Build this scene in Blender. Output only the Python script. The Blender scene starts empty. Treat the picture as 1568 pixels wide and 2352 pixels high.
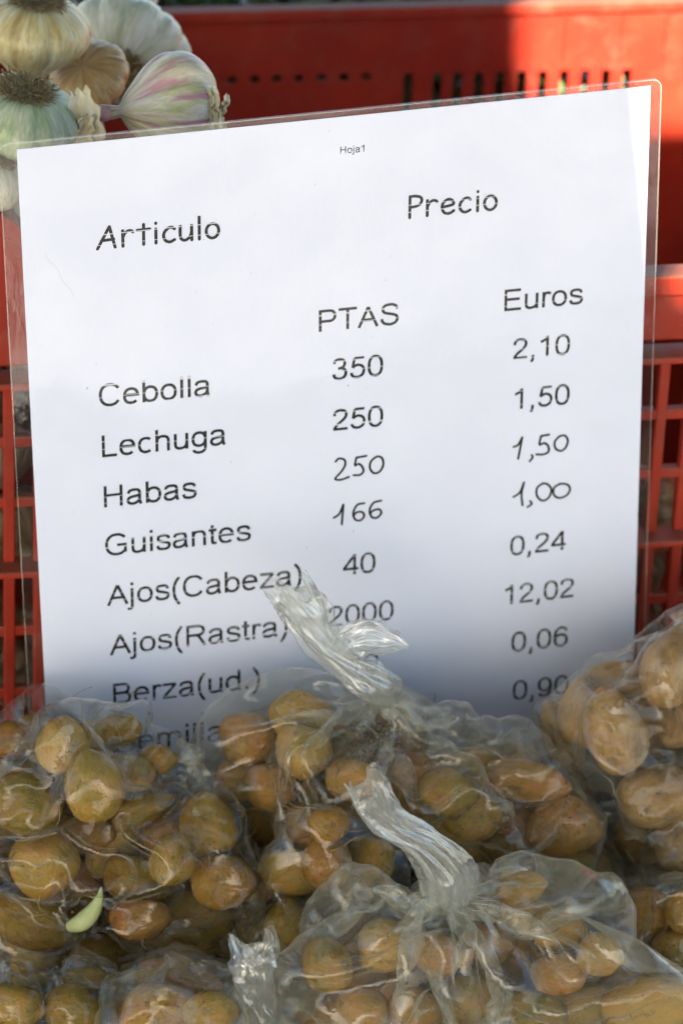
import bpy, math, random
import numpy as np
from mathutils import Vector, Matrix, Euler
sc = bpy.context.scene
COL = sc.collection
random.seed(7)
R = math.radians

# ------------------------------------------------------------------ camera
CAM = Vector((-0.01168, -1.6152, 1.15263))
RIGHT = Vector((0.99893, 0.02312, 0.04004)); UP = Vector((-0.04623, 0.49947, 0.8651)); FWD = Vector((0, 0.86603, -0.5))
cd = bpy.data.cameras.new('camera'); cam = bpy.data.objects.new('camera', cd); COL.objects.link(cam)
cd.sensor_fit = 'HORIZONTAL'; cd.sensor_width = 14.9; cd.lens = 85.15; cd.clip_end = 200; cd.clip_start = 0.05
m = Matrix((RIGHT, UP, -FWD)).transposed().to_4x4(); m.translation = CAM
cam.matrix_world = m
cd.dof.use_dof = True; cd.dof.focus_distance = 1.76; cd.dof.aperture_fstop = 5.2
sc.camera = cam
# ------------------------------------------------------------------ world, sun, exposure
SUN_D = Vector((0.30, 0.80, -0.46)).normalized()           # the way the sunlight travels
W = bpy.data.worlds.new('World'); sc.world = W; W.use_nodes = True
wn = W.node_tree.nodes; wl = W.node_tree.links
sky = wn.new('ShaderNodeTexSky'); sky.sky_type = 'NISHITA'; sky.sun_disc = False
sky.sun_elevation = math.asin(-SUN_D.z); sky.sun_rotation = math.atan2(-SUN_D.x, -SUN_D.y)
bg = wn['Background']; bg.inputs[1].default_value = 0.06; wl.new(sky.outputs[0], bg.inputs[0])
sl = bpy.data.lights.new('sun', 'SUN'); sl.energy = 5.0; sl.angle = R(0.5); sl.color = (1, 0.93, 0.82)
so = bpy.data.objects.new('sun', sl); COL.objects.link(so); so.rotation_euler = SUN_D.to_track_quat('-Z', 'Y').to_euler()
sc.view_settings.view_transform = 'Standard'; sc.view_settings.look = 'None'; sc.view_settings.exposure = 2.78
sc.cycles.transparent_max_bounces = 24; sc.cycles.max_bounces = 10; sc.cycles.transmission_bounces = 8
sc.cycles.use_denoising = True
sc.cycles.caustics_reflective = False; sc.cycles.caustics_refractive = False

# ------------------------------------------------------------------ helpers
PXF, PW, PH = 8961.0, 1568.0, 2352.0
def at(px, py, Y):                      # a point seen in the photograph, standing at world depth Y
    d = RIGHT*((px-PW/2)/PXF) - UP*((py-PH/2)/PXF) + FWD
    return CAM + d*((Y-CAM.y)/d.y)
def mesh(name, v, f, mat=None, parent=None, smooth=True, mats=None, fm=None):
    me = bpy.data.meshes.new(name)
    me.from_pydata([tuple(p) for p in v], [], [tuple(int(i) for i in q) for q in f])
    me.update()
    if mats:
        for q in mats: me.materials.append(q)
        if fm is not None: me.polygons.foreach_set('material_index', fm)
    elif mat: me.materials.append(mat)
    me.polygons.foreach_set('use_smooth', [smooth]*len(me.polygons))
    o = bpy.data.objects.new(name, me); COL.objects.link(o)
    if parent: o.parent = parent
    return o
def npmesh(name, V, Q, mat, parent=None):
    me = bpy.data.meshes.new(name)
    V = np.asarray(V, np.float32); Q = np.asarray(Q, np.int32)
    me.vertices.add(len(V)); me.vertices.foreach_set('co', V.ravel())
    me.loops.add(Q.size); me.loops.foreach_set('vertex_index', Q.ravel())
    me.polygons.add(len(Q)); me.polygons.foreach_set('loop_start', np.arange(len(Q), dtype=np.int32)*Q.shape[1])
    me.update(calc_edges=True); me.materials.append(mat)
    me.polygons.foreach_set('use_smooth', np.ones(len(Q), bool))
    o = bpy.data.objects.new(name, me); COL.objects.link(o)
    if parent: o.parent = parent
    return o
def tag(o, label=None, cat=None, group=None, kind=None):
    if label: o['label'] = label
    if cat: o['category'] = cat
    if group: o['group'] = group
    if kind: o['kind'] = kind
    return o
def empty(name, loc, mat=None):
    o = bpy.data.objects.new(name, None); COL.objects.link(o); o.empty_display_size = 0.02
    if mat is not None: o.matrix_world = mat
    else: o.location = loc
    return o
def box(lo, hi, bev=0.0):
    (x0, y0, z0), (x1, y1, z1) = lo, hi
    if bev <= 0:
        v = [(x, y, z) for x in (x0, x1) for y in (y0, y1) for z in (z0, z1)]
        return v, [(0,1,3,2), (4,6,7,5), (0,4,5,1), (2,3,7,6), (0,2,6,4), (1,5,7,3)]
    b = min(bev, (x1-x0)*.45, (y1-y0)*.45, (z1-z0)*.45)
    v = []; f = []
    # chamfered box: 24 verts
    idx = {}
    for sx in (0, 1):
        for sy in (0, 1):
            for sz in (0, 1):
                X = (x0, x1)[sx]; Yy = (y0, y1)[sy]; Zz = (z0, z1)[sz]
                dx = b if sx == 0 else -b; dy = b if sy == 0 else -b; dz = b if sz == 0 else -b
                idx[sx, sy, sz, 0] = len(v); v.append((X, Yy+dy, Zz+dz))
                idx[sx, sy, sz, 1] = len(v); v.append((X+dx, Yy, Zz+dz))
                idx[sx, sy, sz, 2] = len(v); v.append((X+dx, Yy+dy, Zz))
    for s in (0, 1):
        q = [idx[s,0,0,0], idx[s,0,1,0], idx[s,1,1,0], idx[s,1,0,0]]; f.append(q if s == 0 else q[::-1])
        q = [idx[0,s,0,1], idx[1,s,0,1], idx[1,s,1,1], idx[0,s,1,1]]; f.append(q if s == 0 else q[::-1])
        q = [idx[0,0,s,2], idx[0,1,s,2], idx[1,1,s,2], idx[1,0,s,2]]; f.append(q if s == 0 else q[::-1])
    def eq(a, b_, c, d): f.append([a, b_, c, d])
    for s1 in (0, 1):
        for s2 in (0, 1):
            eq(idx[s1,s2,0,0], idx[s1,s2,0,1], idx[s1,s2,1,1], idx[s1,s2,1,0])
            eq(idx[s1,0,s2,0], idx[s1,0,s2,2], idx[s1,1,s2,2], idx[s1,1,s2,0])
            eq(idx[0,s1,s2,1], idx[0,s1,s2,2], idx[1,s1,s2,2], idx[1,s1,s2,1])
            for s3 in (0, 1): f.append([idx[s1,s2,s3,0], idx[s1,s2,s3,1], idx[s1,s2,s3,2]])
    return v, f
def boxo(name, lo, hi, mat, parent, bev=0.0008):
    v, f = box(lo, hi, bev)
    return mesh(name, v, f, mat, parent, smooth=False)

# ------------------------------------------------------------------ materials
def newmat(name):
    M = bpy.data.materials.new(name); M.use_nodes = True
    nt = M.node_tree; return M, nt.nodes, nt.links, nt.nodes['Principled BSDF'], nt.nodes['Material Output']
def noise(n, l, src, scale, detail=4, rough=.55, dist=0.0):
    t = n.new('ShaderNodeTexNoise'); t.inputs['Scale'].default_value = scale; t.inputs['Detail'].default_value = detail
    t.inputs['Roughness'].default_value = rough; t.inputs['Distortion'].default_value = dist
    if src is not None: l.new(src, t.inputs['Vector'])
    return t.outputs['Fac']
def ramp(n, l, fac, stops):
    r = n.new('ShaderNodeValToRGB'); e = r.color_ramp.elements
    while len(e) < len(stops): e.new(0.5)
    for a, (p, c) in zip(e, stops):
        a.position = p; a.color = (*c, 1) if len(c) == 3 else c
    l.new(fac, r.inputs[0]); return r.outputs[0]
def mix(n, l, fac, a, b, mode='MIX'):
    x = n.new('ShaderNodeMix'); x.data_type = 'RGBA'; x.blend_type = mode
    for s, q in ((x.inputs[0], fac), (x.inputs[6], a), (x.inputs[7], b)):
        if isinstance(q, (int, float)): s.default_value = q
        elif isinstance(q, tuple): s.default_value = (*q, 1)
        else: l.new(q, s)
    return x.outputs[2]
def bump(n, l, h, strength, dist, bs):
    b = n.new('ShaderNodeBump'); b.inputs['Strength'].default_value = strength; b.inputs['Distance'].default_value = dist
    l.new(h, b.inputs['Height']); l.new(b.outputs[0], bs.inputs['Normal']); return b
def objco(n): return n.new('ShaderNodeTexCoord').outputs['Object']
def mapping(n, l, src, scale=(1,1,1), loc=(0,0,0), rot=(0,0,0)):
    mp = n.new('ShaderNodeMapping'); l.new(src, mp.inputs[0]); mp.inputs[3].default_value = scale
    mp.inputs[1].default_value = loc; mp.inputs[2].default_value = rot; return mp.outputs[0]
def math_(n, l, op, a, b=None):
    x = n.new('ShaderNodeMath'); x.operation = op
    for i, q in enumerate((a, b)):
        if q is None: continue
        if isinstance(q, (int, float)): x.inputs[i].default_value = q
        else: l.new(q, x.inputs[i])
    return x.outputs[0]

def mat_crate():
    M, n, l, b, o = newmat('red_plastic')
    co = objco(n)
    base = ramp(n, l, noise(n, l, co, 14, 5), [(0.3, (0.25, 0.013, 0.004)), (0.7, (0.38, 0.032, 0.010))])
    dn = noise(n, l, co, 60, 8, .7)
    g = n.new('ShaderNodeNewGeometry'); sep = n.new('ShaderNodeSeparateXYZ'); l.new(g.outputs['Normal'], sep.inputs[0])
    up = math_(n, l, 'MULTIPLY', math_(n, l, 'MAXIMUM', sep.outputs[2], 0.0), .55)      # dust settles on what faces up
    fac = math_(n, l, 'ADD', up, math_(n, l, 'MULTIPLY', math_(n, l, 'SUBTRACT', dn, .50), 1.2))
    cl = n.new('ShaderNodeClamp'); l.new(fac, cl.inputs[0]); cl.inputs[2].default_value = .8
    c = mix(n, l, cl.outputs[0], base, (0.22, 0.14, 0.085))
    # pale scuffs
    sc_ = ramp(n, l, noise(n, l, mapping(n, l, co, (30, 30, 160)), 2.0, 6, .7), [(0.66, (0,0,0)), (0.74, (1,1,1))])
    c = mix(n, l, math_(n, l, 'MULTIPLY', sc_, .25), c, (0.62, 0.18, 0.10))
    l.new(c, b.inputs['Base Color']); b.inputs['Roughness'].default_value = .55
    b.inputs['Specular IOR Level'].default_value = .4
    bump(n, l, noise(n, l, co, 220, 4), .25, .0006, b)
    return M
M_CRATE = mat_crate()

def mat_paper():
    M, n, l, b, o = newmat('white_paper')
    co = objco(n)
    c = ramp(n, l, noise(n, l, co, 22, 4), [(0.3, (0.73, 0.76, 0.88)), (0.7, (0.77, 0.80, 0.92))])
    sp = ramp(n, l, noise(n, l, co, 420, 2, .5), [(0.22, (0,0,0)), (0.24, (1,1,1))])
    c = mix(n, l, math_(n, l, 'SUBTRACT', 1.0, sp), c, (0.35, 0.33, 0.33))
    l.new(c, b.inputs['Base Color']); b.inputs['Roughness'].default_value = .75
    return M
def mat_ink(streaks=True):
    M, n, l, b, o = newmat('black_ink' if streaks else 'pen_ink')
    co = objco(n)
    c = (0.018, 0.017, 0.018)
    if streaks:   # the printer left thin unprinted lines across the letters
        sep = n.new('ShaderNodeSeparateXYZ'); l.new(co, sep.inputs[0])
        nz = noise(n, l, mapping(n, l, co, (3, 170, 1)), 1.0, 1, .4)
        w = math_(n, l, 'FRACT', math_(n, l, 'ADD', math_(n, l, 'MULTIPLY', sep.outputs[1], 210.0), math_(n, l, 'MULTIPLY', nz, 1.6)))
        r = ramp(n, l, w, [(0.0, (.62,.62,.66)), (0.055, (.62,.62,.66)), (0.10, c), (0.93, c)])
        r2 = ramp(n, l, noise(n, l, co, 900, 2), [(0.35, (0.012,0.012,0.013)), (0.75, (0.06,0.058,0.06))])
        c2 = mix(n, l, 0.75, r, r2, 'LIGHTEN'); l.new(c2, b.inputs['Base Color'])
    else: b.inputs['Base Color'].default_value = (*c, 1)
    b.inputs['Roughness'].default_value = .6; b.inputs['Specular IOR Level'].default_value = .1
    return M
def mat_laminate():
    M, n, l, b, o = newmat('laminate_film')
    co = objco(n)
    tr = n.new('ShaderNodeBsdfTransparent'); tr.inputs[0].default_value = (0.985, 0.985, 0.985, 1)
    gl = n.new('ShaderNodeBsdfGlossy'); gl.inputs['Roughness'].default_value = .035
    di = n.new('ShaderNodeBsdfDiffuse'); di.inputs[0].default_value = (.8, .8, .8, 1)
    lwf = n.new('ShaderNodeLayerWeight'); lwf.inputs[0].default_value = .5
    sch = math_(n, l, 'ADD', math_(n, l, 'MULTIPLY', math_(n, l, 'POWER', lwf.outputs['Facing'], 5.0), .9), .034)
    h1 = noise(n, l, co, 9, 2, .5); h2 = noise(n, l, mapping(n, l, co, (1, .35, 1)), 300, 3, .6)
    bb = n.new('ShaderNodeBump'); bb.inputs['Strength'].default_value = 1; bb.inputs['Distance'].default_value = .0025; l.new(h1, bb.inputs['Height'])
    b2 = n.new('ShaderNodeBump'); b2.inputs['Strength'].default_value = .5; b2.inputs['Distance'].default_value = .0002; l.new(h2, b2.inputs['Height']); l.new(bb.outputs[0], b2.inputs['Normal'])
    l.new(b2.outputs[0], gl.inputs['Normal']); 
    m1 = n.new('ShaderNodeMixShader'); m1.inputs[0].default_value = .004; l.new(tr.outputs[0], m1.inputs[1]); l.new(di.outputs[0], m1.inputs[2])
    m2 = n.new('ShaderNodeMixShader'); l.new(sch, m2.inputs[0]); l.new(m1.outputs[0], m2.inputs[1]); l.new(gl.outputs[0], m2.inputs[2])
    l.new(m2.outputs[0], o.inputs[0]); n.remove(b)
    return M
def mat_film(name, haze, rough=.09, tint=(.93, .95, .93), edge=.55, fine=1.0, warm=(.95,.88,.74), spec=.065):
    M, n, l, b, o = newmat(name)
    co = objco(n)
    tr = n.new('ShaderNodeBsdfTransparent'); tr.inputs[0].default_value = (*[.5+.5*t for t in tint], 1)
    gl = n.new('ShaderNodeBsdfGlossy'); gl.inputs['Roughness'].default_value = rough
    hz = [t*q for t, q in zip(tint, warm)]
    di = n.new('ShaderNodeBsdfDiffuse'); di.inputs[0].default_value = (*hz, 1)
    tl = n.new('ShaderNodeBsdfTranslucent'); tl.inputs[0].default_value = (*hz, 1)
    md = n.new('ShaderNodeMixShader'); md.inputs[0].default_value = .45; l.new(di.outputs[0], md.inputs[1]); l.new(tl.outputs[0], md.inputs[2])
    lw = n.new('ShaderNodeLayerWeight'); lw.inputs[0].default_value = .5
    def ridged(scale, vec, dist):
        t = n.new('ShaderNodeTexNoise'); t.noise_type = 'RIDGED_MULTIFRACTAL'; t.inputs['Scale'].default_value = scale; t.inputs['Detail'].default_value = 2.5
        t.inputs['Distortion'].default_value = dist; t.inputs['Offset'].default_value = 1.0; t.inputs['Gain'].default_value = 1.6; l.new(vec, t.inputs['Vector']); return t.outputs['Fac']
    h = math_(n, l, 'ADD', ridged(20, mapping(n, l, co, (1, .45, 1.1), rot=(.4, .7, .3)), .4), ridged(26, mapping(n, l, co, (.5, 1.2, .9), (2, 5, 1), (1.1, .2, .9)), .5))
    hh = noise(n, l, co, 260, 2, .5, .6)
    bb = n.new('ShaderNodeBump'); bb.inputs['Strength'].default_value = .8*fine; bb.inputs['Distance'].default_value = .0009; l.new(h, bb.inputs['Height'])
    b2 = n.new('ShaderNodeBump'); b2.inputs['Strength'].default_value = .4*fine; b2.inputs['Distance'].default_value = .0003; l.new(hh, b2.inputs['Height']); l.new(bb.outputs[0], b2.inputs['Normal'])
    l.new(b2.outputs[0], gl.inputs['Normal']); l.new(b2.outputs[0], lw.inputs['Normal'])
    fac = math_(n, l, 'POWER', lw.outputs['Facing'], 2.6)
    fz = math_(n, l, 'ADD', math_(n, l, 'MULTIPLY', fac, edge), haze)
    # soil dust clinging here and there
    dn = ramp(n, l, noise(n, l, co, 16, 3), [(0.5, (0,0,0)), (0.75, (1,1,1))])
    fz = math_(n, l, 'ADD', fz, math_(n, l, 'MULTIPLY', dn, haze*.8))
    m1 = n.new('ShaderNodeMixShader'); l.new(fz, m1.inputs[0]); l.new(tr.outputs[0], m1.inputs[1]); l.new(md.outputs[0], m1.inputs[2])
    sch = math_(n, l, 'ADD', math_(n, l, 'MULTIPLY', math_(n, l, 'POWER', lw.outputs['Facing'], 4.0), .75), spec)
    m2 = n.new('ShaderNodeMixShader'); l.new(sch, m2.inputs[0]); l.new(m1.outputs[0], m2.inputs[1]); l.new(gl.outputs[0], m2.inputs[2])
    l.new(m2.outputs[0], o.inputs[0]); n.remove(b)
    return M
M_FILM = mat_film('bag_film', .010, rough=.04, edge=.20, spec=.038)
M_FILM2 = mat_film('bag_film_milky', .030, rough=.055, tint=(.95, .96, .90), edge=.28, spec=.042)
M_FILM3 = mat_film('bag_film_dusty', .075, rough=.07, tint=(.95, .96, .90), edge=.36, spec=.05, warm=(.93,.88,.76))
M_TAIL = mat_film('twisted_film', .09, rough=.11, tint=(.97, .98, .94), edge=.34, fine=1.6, warm=(1,1,.97), spec=.15)

def mat_potato(kind=0):
    M, n, l, b, o = newmat(('golden_skin', 'dusty_skin')[kind])
    co = objco(n); oi = n.new('ShaderNodeObjectInfo')
    add = n.new('ShaderNodeVectorMath'); add.operation = 'ADD'; l.new(co, add.inputs[0])
    sc2 = n.new('ShaderNodeVectorMath'); sc2.operation = 'SCALE'; l.new(oi.outputs['Location'], sc2.inputs[0]); sc2.inputs[3].default_value = 37.0
    l.new(sc2.outputs[0], add.inputs[1]); v = add.outputs[0]
    if kind == 0:
        c = ramp(n, l, noise(n, l, v, 1.1, 3), [(0.28, (0.085, 0.080, 0.008)), (0.42, (0.24, 0.145, 0.012)), (0.58, (0.36, 0.165, 0.016)), (0.72, (0.36, 0.115, 0.026))])
        tn = ramp(n, l, oi.outputs['Color'], [(0.0, (.095,.085,.010)), (.25, (.20,.13,.014)), (.5, (.42,.265,.055)), (.75, (.22,.09,.010)), (1.0, (.31,.14,.045))])
        c = mix(n, l, .5, c, tn)
    else:
        c = ramp(n, l, noise(n, l, v, 1.4, 4), [(0.30, (0.17, 0.095, 0.028)), (0.5, (0.31, 0.175, 0.055)), (0.7, (0.40, 0.25, 0.10))])
    dk = ramp(n, l, noise(n, l, v, 2.4, 8, .72), [(0.56, (0,0,0)), (0.70, (1,1,1))])
    c = mix(n, l, math_(n, l, 'MULTIPLY', dk, .75), c, (0.035, 0.022, 0.010))
    sp = ramp(n, l, noise(n, l, v, 11, 2, .5), [(0.66, (0,0,0)), (0.72, (1,1,1))])
    c = mix(n, l, math_(n, l, 'MULTIPLY', sp, .75), c, (0.06, 0.04, 0.015))
    # fine meridian streaks of papery skin
    st = noise(n, l, mapping(n, l, v, (7, 7, .8)), 1.0, 4, .6)
    c = mix(n, l, .3, c, ramp(n, l, st, [(0.3, (.35,.35,.35)), (0.7, (.68,.66,.6))]), 'OVERLAY')
    l.new(c, b.inputs['Base Color']); b.inputs['Roughness'].default_value = (.24, .55)[kind]
    b.inputs['Specular IOR Level'].default_value = .32
    bump(n, l, noise(n, l, v, 6, 6, .65), .3, .04, b)
    return M
M_POT = mat_potato(0); M_POT2 = mat_potato(1)

def mat_simple(name, ca, cb, scale, rough=.8, bs=.3, bd=.002):
    M, n, l, b, o = newmat(name); co = objco(n)
    f = noise(n, l, co, scale, 6, .65)
    l.new(ramp(n, l, f, [(0.3, ca), (0.7, cb)]), b.inputs['Base Color']); b.inputs['Roughness'].default_value = rough
    if rough >= .8: b.inputs['Specular IOR Level'].default_value = .12
    bump(n, l, f, bs, bd, b); return M
M_SOIL = mat_simple('dry_soil', (.07, .045, .025), (.20, .14, .08), 300)
M_ROOT = mat_simple('dry_roots', (.12, .085, .04), (.40, .30, .15), 200)
M_TABLE = mat_simple('dark_board', (.035, .026, .02), (.09, .065, .045), 30)
def mat_ground():
    M, n, l, b, o = newmat('sun_patch_ground'); co = objco(n)
    f = noise(n, l, co, 3.6, 3, .6, .8)
    c = ramp(n, l, f, [(0.44, (.10, .10, .10)), (0.50, (.14, .14, .14)), (0.54, (.64, .61, .56)), (0.70, (.72, .69, .64))])  # pale patches stand in for sunlit ground, mirrored as glare in the laminate
    l.new(mix(n, l, .35, c, ramp(n, l, noise(n, l, co, 60, 4), [(0.3, (.3,.3,.3)), (0.7, (.7,.7,.7))]), 'OVERLAY'), b.inputs['Base Color'])
    b.inputs['Roughness'].default_value = .9; return M
M_GROUND = mat_ground()
M_CANVAS = mat_simple('shade_flap_canvas', (.30, .28, .25), (.38, .36, .32), 20)
M_LEAF = mat_simple('green_leaf', (.03, .06, .015), (.16, .22, .08), 40, .5)
M_PLANKS = mat_simple('cut_stem', (.25, .16, .07), (.42, .30, .15), 150)
M_SPROUT = mat_simple('green_sprout', (.30, .33, .11), (.40, .44, .20), 60, .55)

def mat_garlic(name, ca, cb, cc, purple):
    M, n, l, b, o = newmat(name); co = objco(n)
    sep = n.new('ShaderNodeSeparateXYZ'); l.new(co, sep.inputs[0])
    ang = math_(n, l, 'ARCTAN2', sep.outputs[1], sep.outputs[0])
    cx = math_(n, l, 'COSINE', ang); sx = math_(n, l, 'SINE', ang)
    cmb = n.new('ShaderNodeCombineXYZ'); l.new(cx, cmb.inputs[0]); l.new(sx, cmb.inputs[1]); l.new(math_(n, l, 'MULTIPLY', sep.outputs[2], .45), cmb.inputs[2])
    v = cmb.outputs[0]
    f1 = noise(n, l, v, 3.0, 4, .6); f2 = noise(n, l, v, 16, 3, .6)
    c = ramp(n, l, f1, [(0.32, ca), (0.5, cb), (0.68, cc)])
    c = mix(n, l, .5, c, ramp(n, l, f2, [(0.3, (.30,.32,.30)), (0.7, (.72,.70,.66))]), 'OVERLAY')
    if purple > 0:
        pm = ramp(n, l, noise(n, l, mapping(n, l, v, (1,1,.6), (3,1,2)), 4.2, 3, .55), [(0.50, (0,0,0)), (0.62, (1,1,1))])
        c = mix(n, l, math_(n, l, 'MULTIPLY', pm, purple), c, (0.40, 0.15, 0.21))
    br = ramp(n, l, noise(n, l, co, 70, 6, .7), [(0.60, (0,0,0)), (0.72, (1,1,1))])
    c = mix(n, l, math_(n, l, 'MULTIPLY', br, .35), c, (0.22, 0.13, 0.05))
    l.new(c, b.inputs['Base Color']); b.inputs['Roughness'].default_value = .38
    b.inputs['Sheen Weight'].default_value = .1
    bump(n, l, f2, .35, .0012, b); return M
M_G1 = mat_garlic('garlic_skin_cream', (.36,.26,.10), (.54,.44,.22), (.60,.55,.36), 0)
M_G2 = mat_garlic('garlic_skin_pale', (.40,.42,.28), (.56,.55,.42), (.62,.62,.54), 0)
M_G3 = mat_garlic('garlic_skin_green', (.20,.30,.14), (.40,.46,.28), (.60,.62,.48), 0)
M_G4 = mat_garlic('garlic_skin_purple', (.38,.40,.14), (.56,.50,.32), (.62,.56,.46), .8)
M_G5 = mat_garlic('garlic_skin_brown', (.16,.11,.05), (.28,.21,.12), (.38,.31,.20), 0)  # darker, browner skin for the heap behind the grid

# ------------------------------------------------------------------ setting
g = mesh('ground', [(-60,-60,-.78), (60,-60,-.78), (60,60,-.78), (-60,60,-.78)], [(0,1,2,3)], M_GROUND, smooth=False); tag(g, kind='structure')
v, f = box((-.75, -.62, -.03), (.75, .75, 0), .003)
tag(mesh('table_top', v, f, M_TABLE, smooth=False), kind='structure')
# canopy added overhead, out of view, to darken reflections and shading
v, f = box((-1.9, -1.05, 1.85), (1.9, 2.2, 1.856))
tag(mesh('added_canopy', v, f, mat_simple('added_canopy_cloth', (.05, .07, .05), (.09, .11, .08), 8), smooth=False), kind='structure')
# unseen canopies added behind the camera for patchy reflections; sun passes their gap
for ya, yb, zc_ in ((-2.75, -1.75, 2.35), (-7.5, -3.75, 2.5)):
    v, f = box((-4, ya, zc_), (4, yb, zc_+.006)); tag(mesh('added_canopy', v, f, bpy.data.materials['added_canopy_cloth'], smooth=False), kind='structure')
# unseen flap added behind the camera, its edges cut to throw the shade lines
Yf = .398
e1 = SUN_D.cross(Vector((0,0,1))).normalized(); e2 = e1.cross(SUN_D).normalized()
def back(p, t=2.25): return Vector(p) - SUN_D*t
O = back((.066, Yf, .29))
def sp(p):
    q = back(p) - O; return (q.dot(e1), q.dot(e2))
far_ = lambda x, z: (x, Yf + (x-.066)*.165, z)
edge = [sp(far_(0.0710, .62)), sp(far_(0.0730, .40)), sp(far_(0.0745, .33)), sp(far_(0.0755, .29)), sp(far_(0.0810, .262)), sp(far_(0.0930, .250)), sp(far_(.12, .2455)), sp(far_(.250, .243)),
        sp(far_(.262, .205)), sp(far_(.272, .15)), sp(far_(.280, .10)), sp(far_(.31, .085))]
xr = sp((.36, -.2, .05))[0]
outer = [(xr, edge[-1][1]), (xr, -.75), (-.75, -.75), (-.75, edge[0][1])]
poly = edge + outer
n_ = len(poly); V = []
for t in (0, -.003):
    for a, b_ in poly: V.append(O + e1*a + e2*b_ + SUN_D*t)
F = [tuple(range(n_)), tuple(range(2*n_-1, n_-1, -1))] + [(i, (i+1) % n_ + 0, (i+1) % n_ + n_, i+n_) for i in range(n_)]
tag(mesh('shade_flap', V, F, M_CANVAS, smooth=False), kind='structure')

# ------------------------------------------------------------------ crate
YAW = R(10.5)
cu = Vector((math.cos(YAW), math.sin(YAW), 0)); cv = Vector((-math.sin(YAW), math.cos(YAW), 0))
CO = Vector((-.013, .052, 0))            # foot of the front wall, outer face, middle
mc = Matrix((cu, cv, Vector((0,0,1)))).transposed().to_4x4(); mc.translation = CO
crate = empty('plastic_crate', None, mc)
tag(crate, 'red plastic crate holding garlic bulbs, standing behind the white price list', 'crate')
def uz(px, py, v0=0.0):      # crate coordinates of a photographed point on the plane v = v0
    d = RIGHT*((px-PW/2)/PXF) - UP*((py-PH/2)/PXF) + FWD
    s = (v0 - (CAM-CO).dot(cv))/d.dot(cv); p = CAM + d*s - CO
    return p.dot(cu), p.z
HL = .30; DEP = .333; RIM = .3177
def profile(name, fn_z0, fn_z1, u0, u1, v0, v1, parent, nn=24):
    V = []; F = []
    for i in range(nn+1):
        u = u0 + (u1-u0)*i/nn
        V += [(u, v0, fn_z0(u)), (u, v1, fn_z0(u)), (u, v1, fn_z1(u)), (u, v0, fn_z1(u))]
    for i in range(nn):
        a = 4*i
        for k in range(4): F.append((a+k, a+(k+1) % 4, a+4+(k+1) % 4, a+4+k))
    F += [(0, 3, 2, 1), (4*nn, 4*nn+1, 4*nn+2, 4*nn+3)]
    o = mesh(name, V, F, M_CRATE, parent, smooth=False)
    md = o.modifiers.new('bev', 'BEVEL'); md.width = .0012; md.segments = 2; md.limit_method = 'ANGLE'
    return o
def rimz(u):
    t = min(1, max(0, ((-u-.115) if u < 0 else (u-.205))/.060)); t = t*t*(3-2*t); return RIM + .048*t
fw = empty('front_wall', (0,0,0)); fw.parent = crate
profile('rim', lambda u: rimz(u)-.011, rimz, -HL, HL, -.008, .006, fw, 60)
profile('panel', lambda u: .279, lambda u: rimz(u)-.0112, -HL, HL, -.001, .003, fw, 60)
zl1 = .2725; zl2 = .1685
boxo('ledge', (-HL, -.014, zl1), (HL, .0028, zl1+.0035), M_CRATE, fw)
boxo('ledge', (-HL, -.014, zl2), (HL, .0028, zl2+.0035), M_CRATE, fw)
boxo('ledge', (-HL, -.014, .055), (HL, .0028, .060), M_CRATE, fw)
pitch = .0122
k = 0
u = -HL + .006
for (za, zb, off) in ((zl2+.0036, zl1-.0003, 0), (.0601, zl2-.0003, 0)):
    u = -HL+.003
    while u < HL:
        if -.11 < u < .10 and False: pass
        boxo('grid_bar', (u, -.004, za), (u+.0056, .0026, zb), M_CRATE, fw, .0007)
        u += .0146
    for q in (1, 2):
        z = za + (zb-za)*q/3
        boxo('grid_rail', (-HL, -.0035, z-.0028), (HL, .0022, z+.0028), M_CRATE, fw, .0007)
boxo('base_panel', (-HL, -.003, .0), (HL, .0026, .0545), M_CRATE, fw)
for s in (-1, 1):
    nm = empty('side_wall', (0,0,0)); nm.parent = crate
    a, b_ = (-HL-.004, -HL-.0002) if s < 0 else (HL+.0002, HL+.004)
    boxo('side_panel', (a, -.001, 0), (b_, DEP+.004, .352), M_CRATE, nm)
    boxo('side_rim', (a-.006, -.011, .3525), (b_+.006, DEP+.012, .3635), M_CRATE, nm)
boxo('floor_panel', (-HL, .004, .002), (HL, DEP-.003, .006), M_CRATE, crate)
# far wall, with its row of holes: bands between holes are solid pieces of one wall
bw = empty('back_wall', (0,0,0)); bw.parent = crate
zt = uz(700, 12, DEP)[1]
def wallpiece(V, F, u0, u1, z0, z1):
    if u1 <= u0 or z1 <= z0: return
    v, f = box((u0, DEP, z0), (u1, DEP+.0028, z1)); k = len(V); V += v; F += [tuple(i+k for i in q) for q in f]
V = []; F = []
holes = []
for i in range(9):
    px = 480 + 51.3*i
    if i == 8: break
    c = uz(px+2, 184-1.2*i, DEP); holes.append((c[0]-.0026, c[0]+.0026, c[1]-.0022, c[1]+.0022))
for px in (370, 420): 
    c = uz(px, 187, DEP); holes.append((c[0]-.0026, c[0]+.0026, c[1]-.0022, c[1]+.0022))
for i in range(11):
    px = (938, 1005, 1052, 1101, 1149, 1200, 1248, 1297, 1345, 1393, 1441)[i]
    a = uz(px, 168-1.0*i, DEP); b_ = uz(px, 245-2.2*i, DEP); holes.append((a[0]-.0027, a[0]+.0027, b_[1]-.004, a[1]))
holes.sort()
zmin = min(h[2] for h in holes); zmax = max(h[3] for h in holes)
ua = -HL
for h in holes:
    wallpiece(V, F, ua, h[0], zmin, zmax); wallpiece(V, F, h[0], h[1], h[3], zmax); wallpiece(V, F, h[0], h[1], zmin, h[2]); ua = h[1]
wallpiece(V, F, ua, HL, zmin, zmax)
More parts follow.
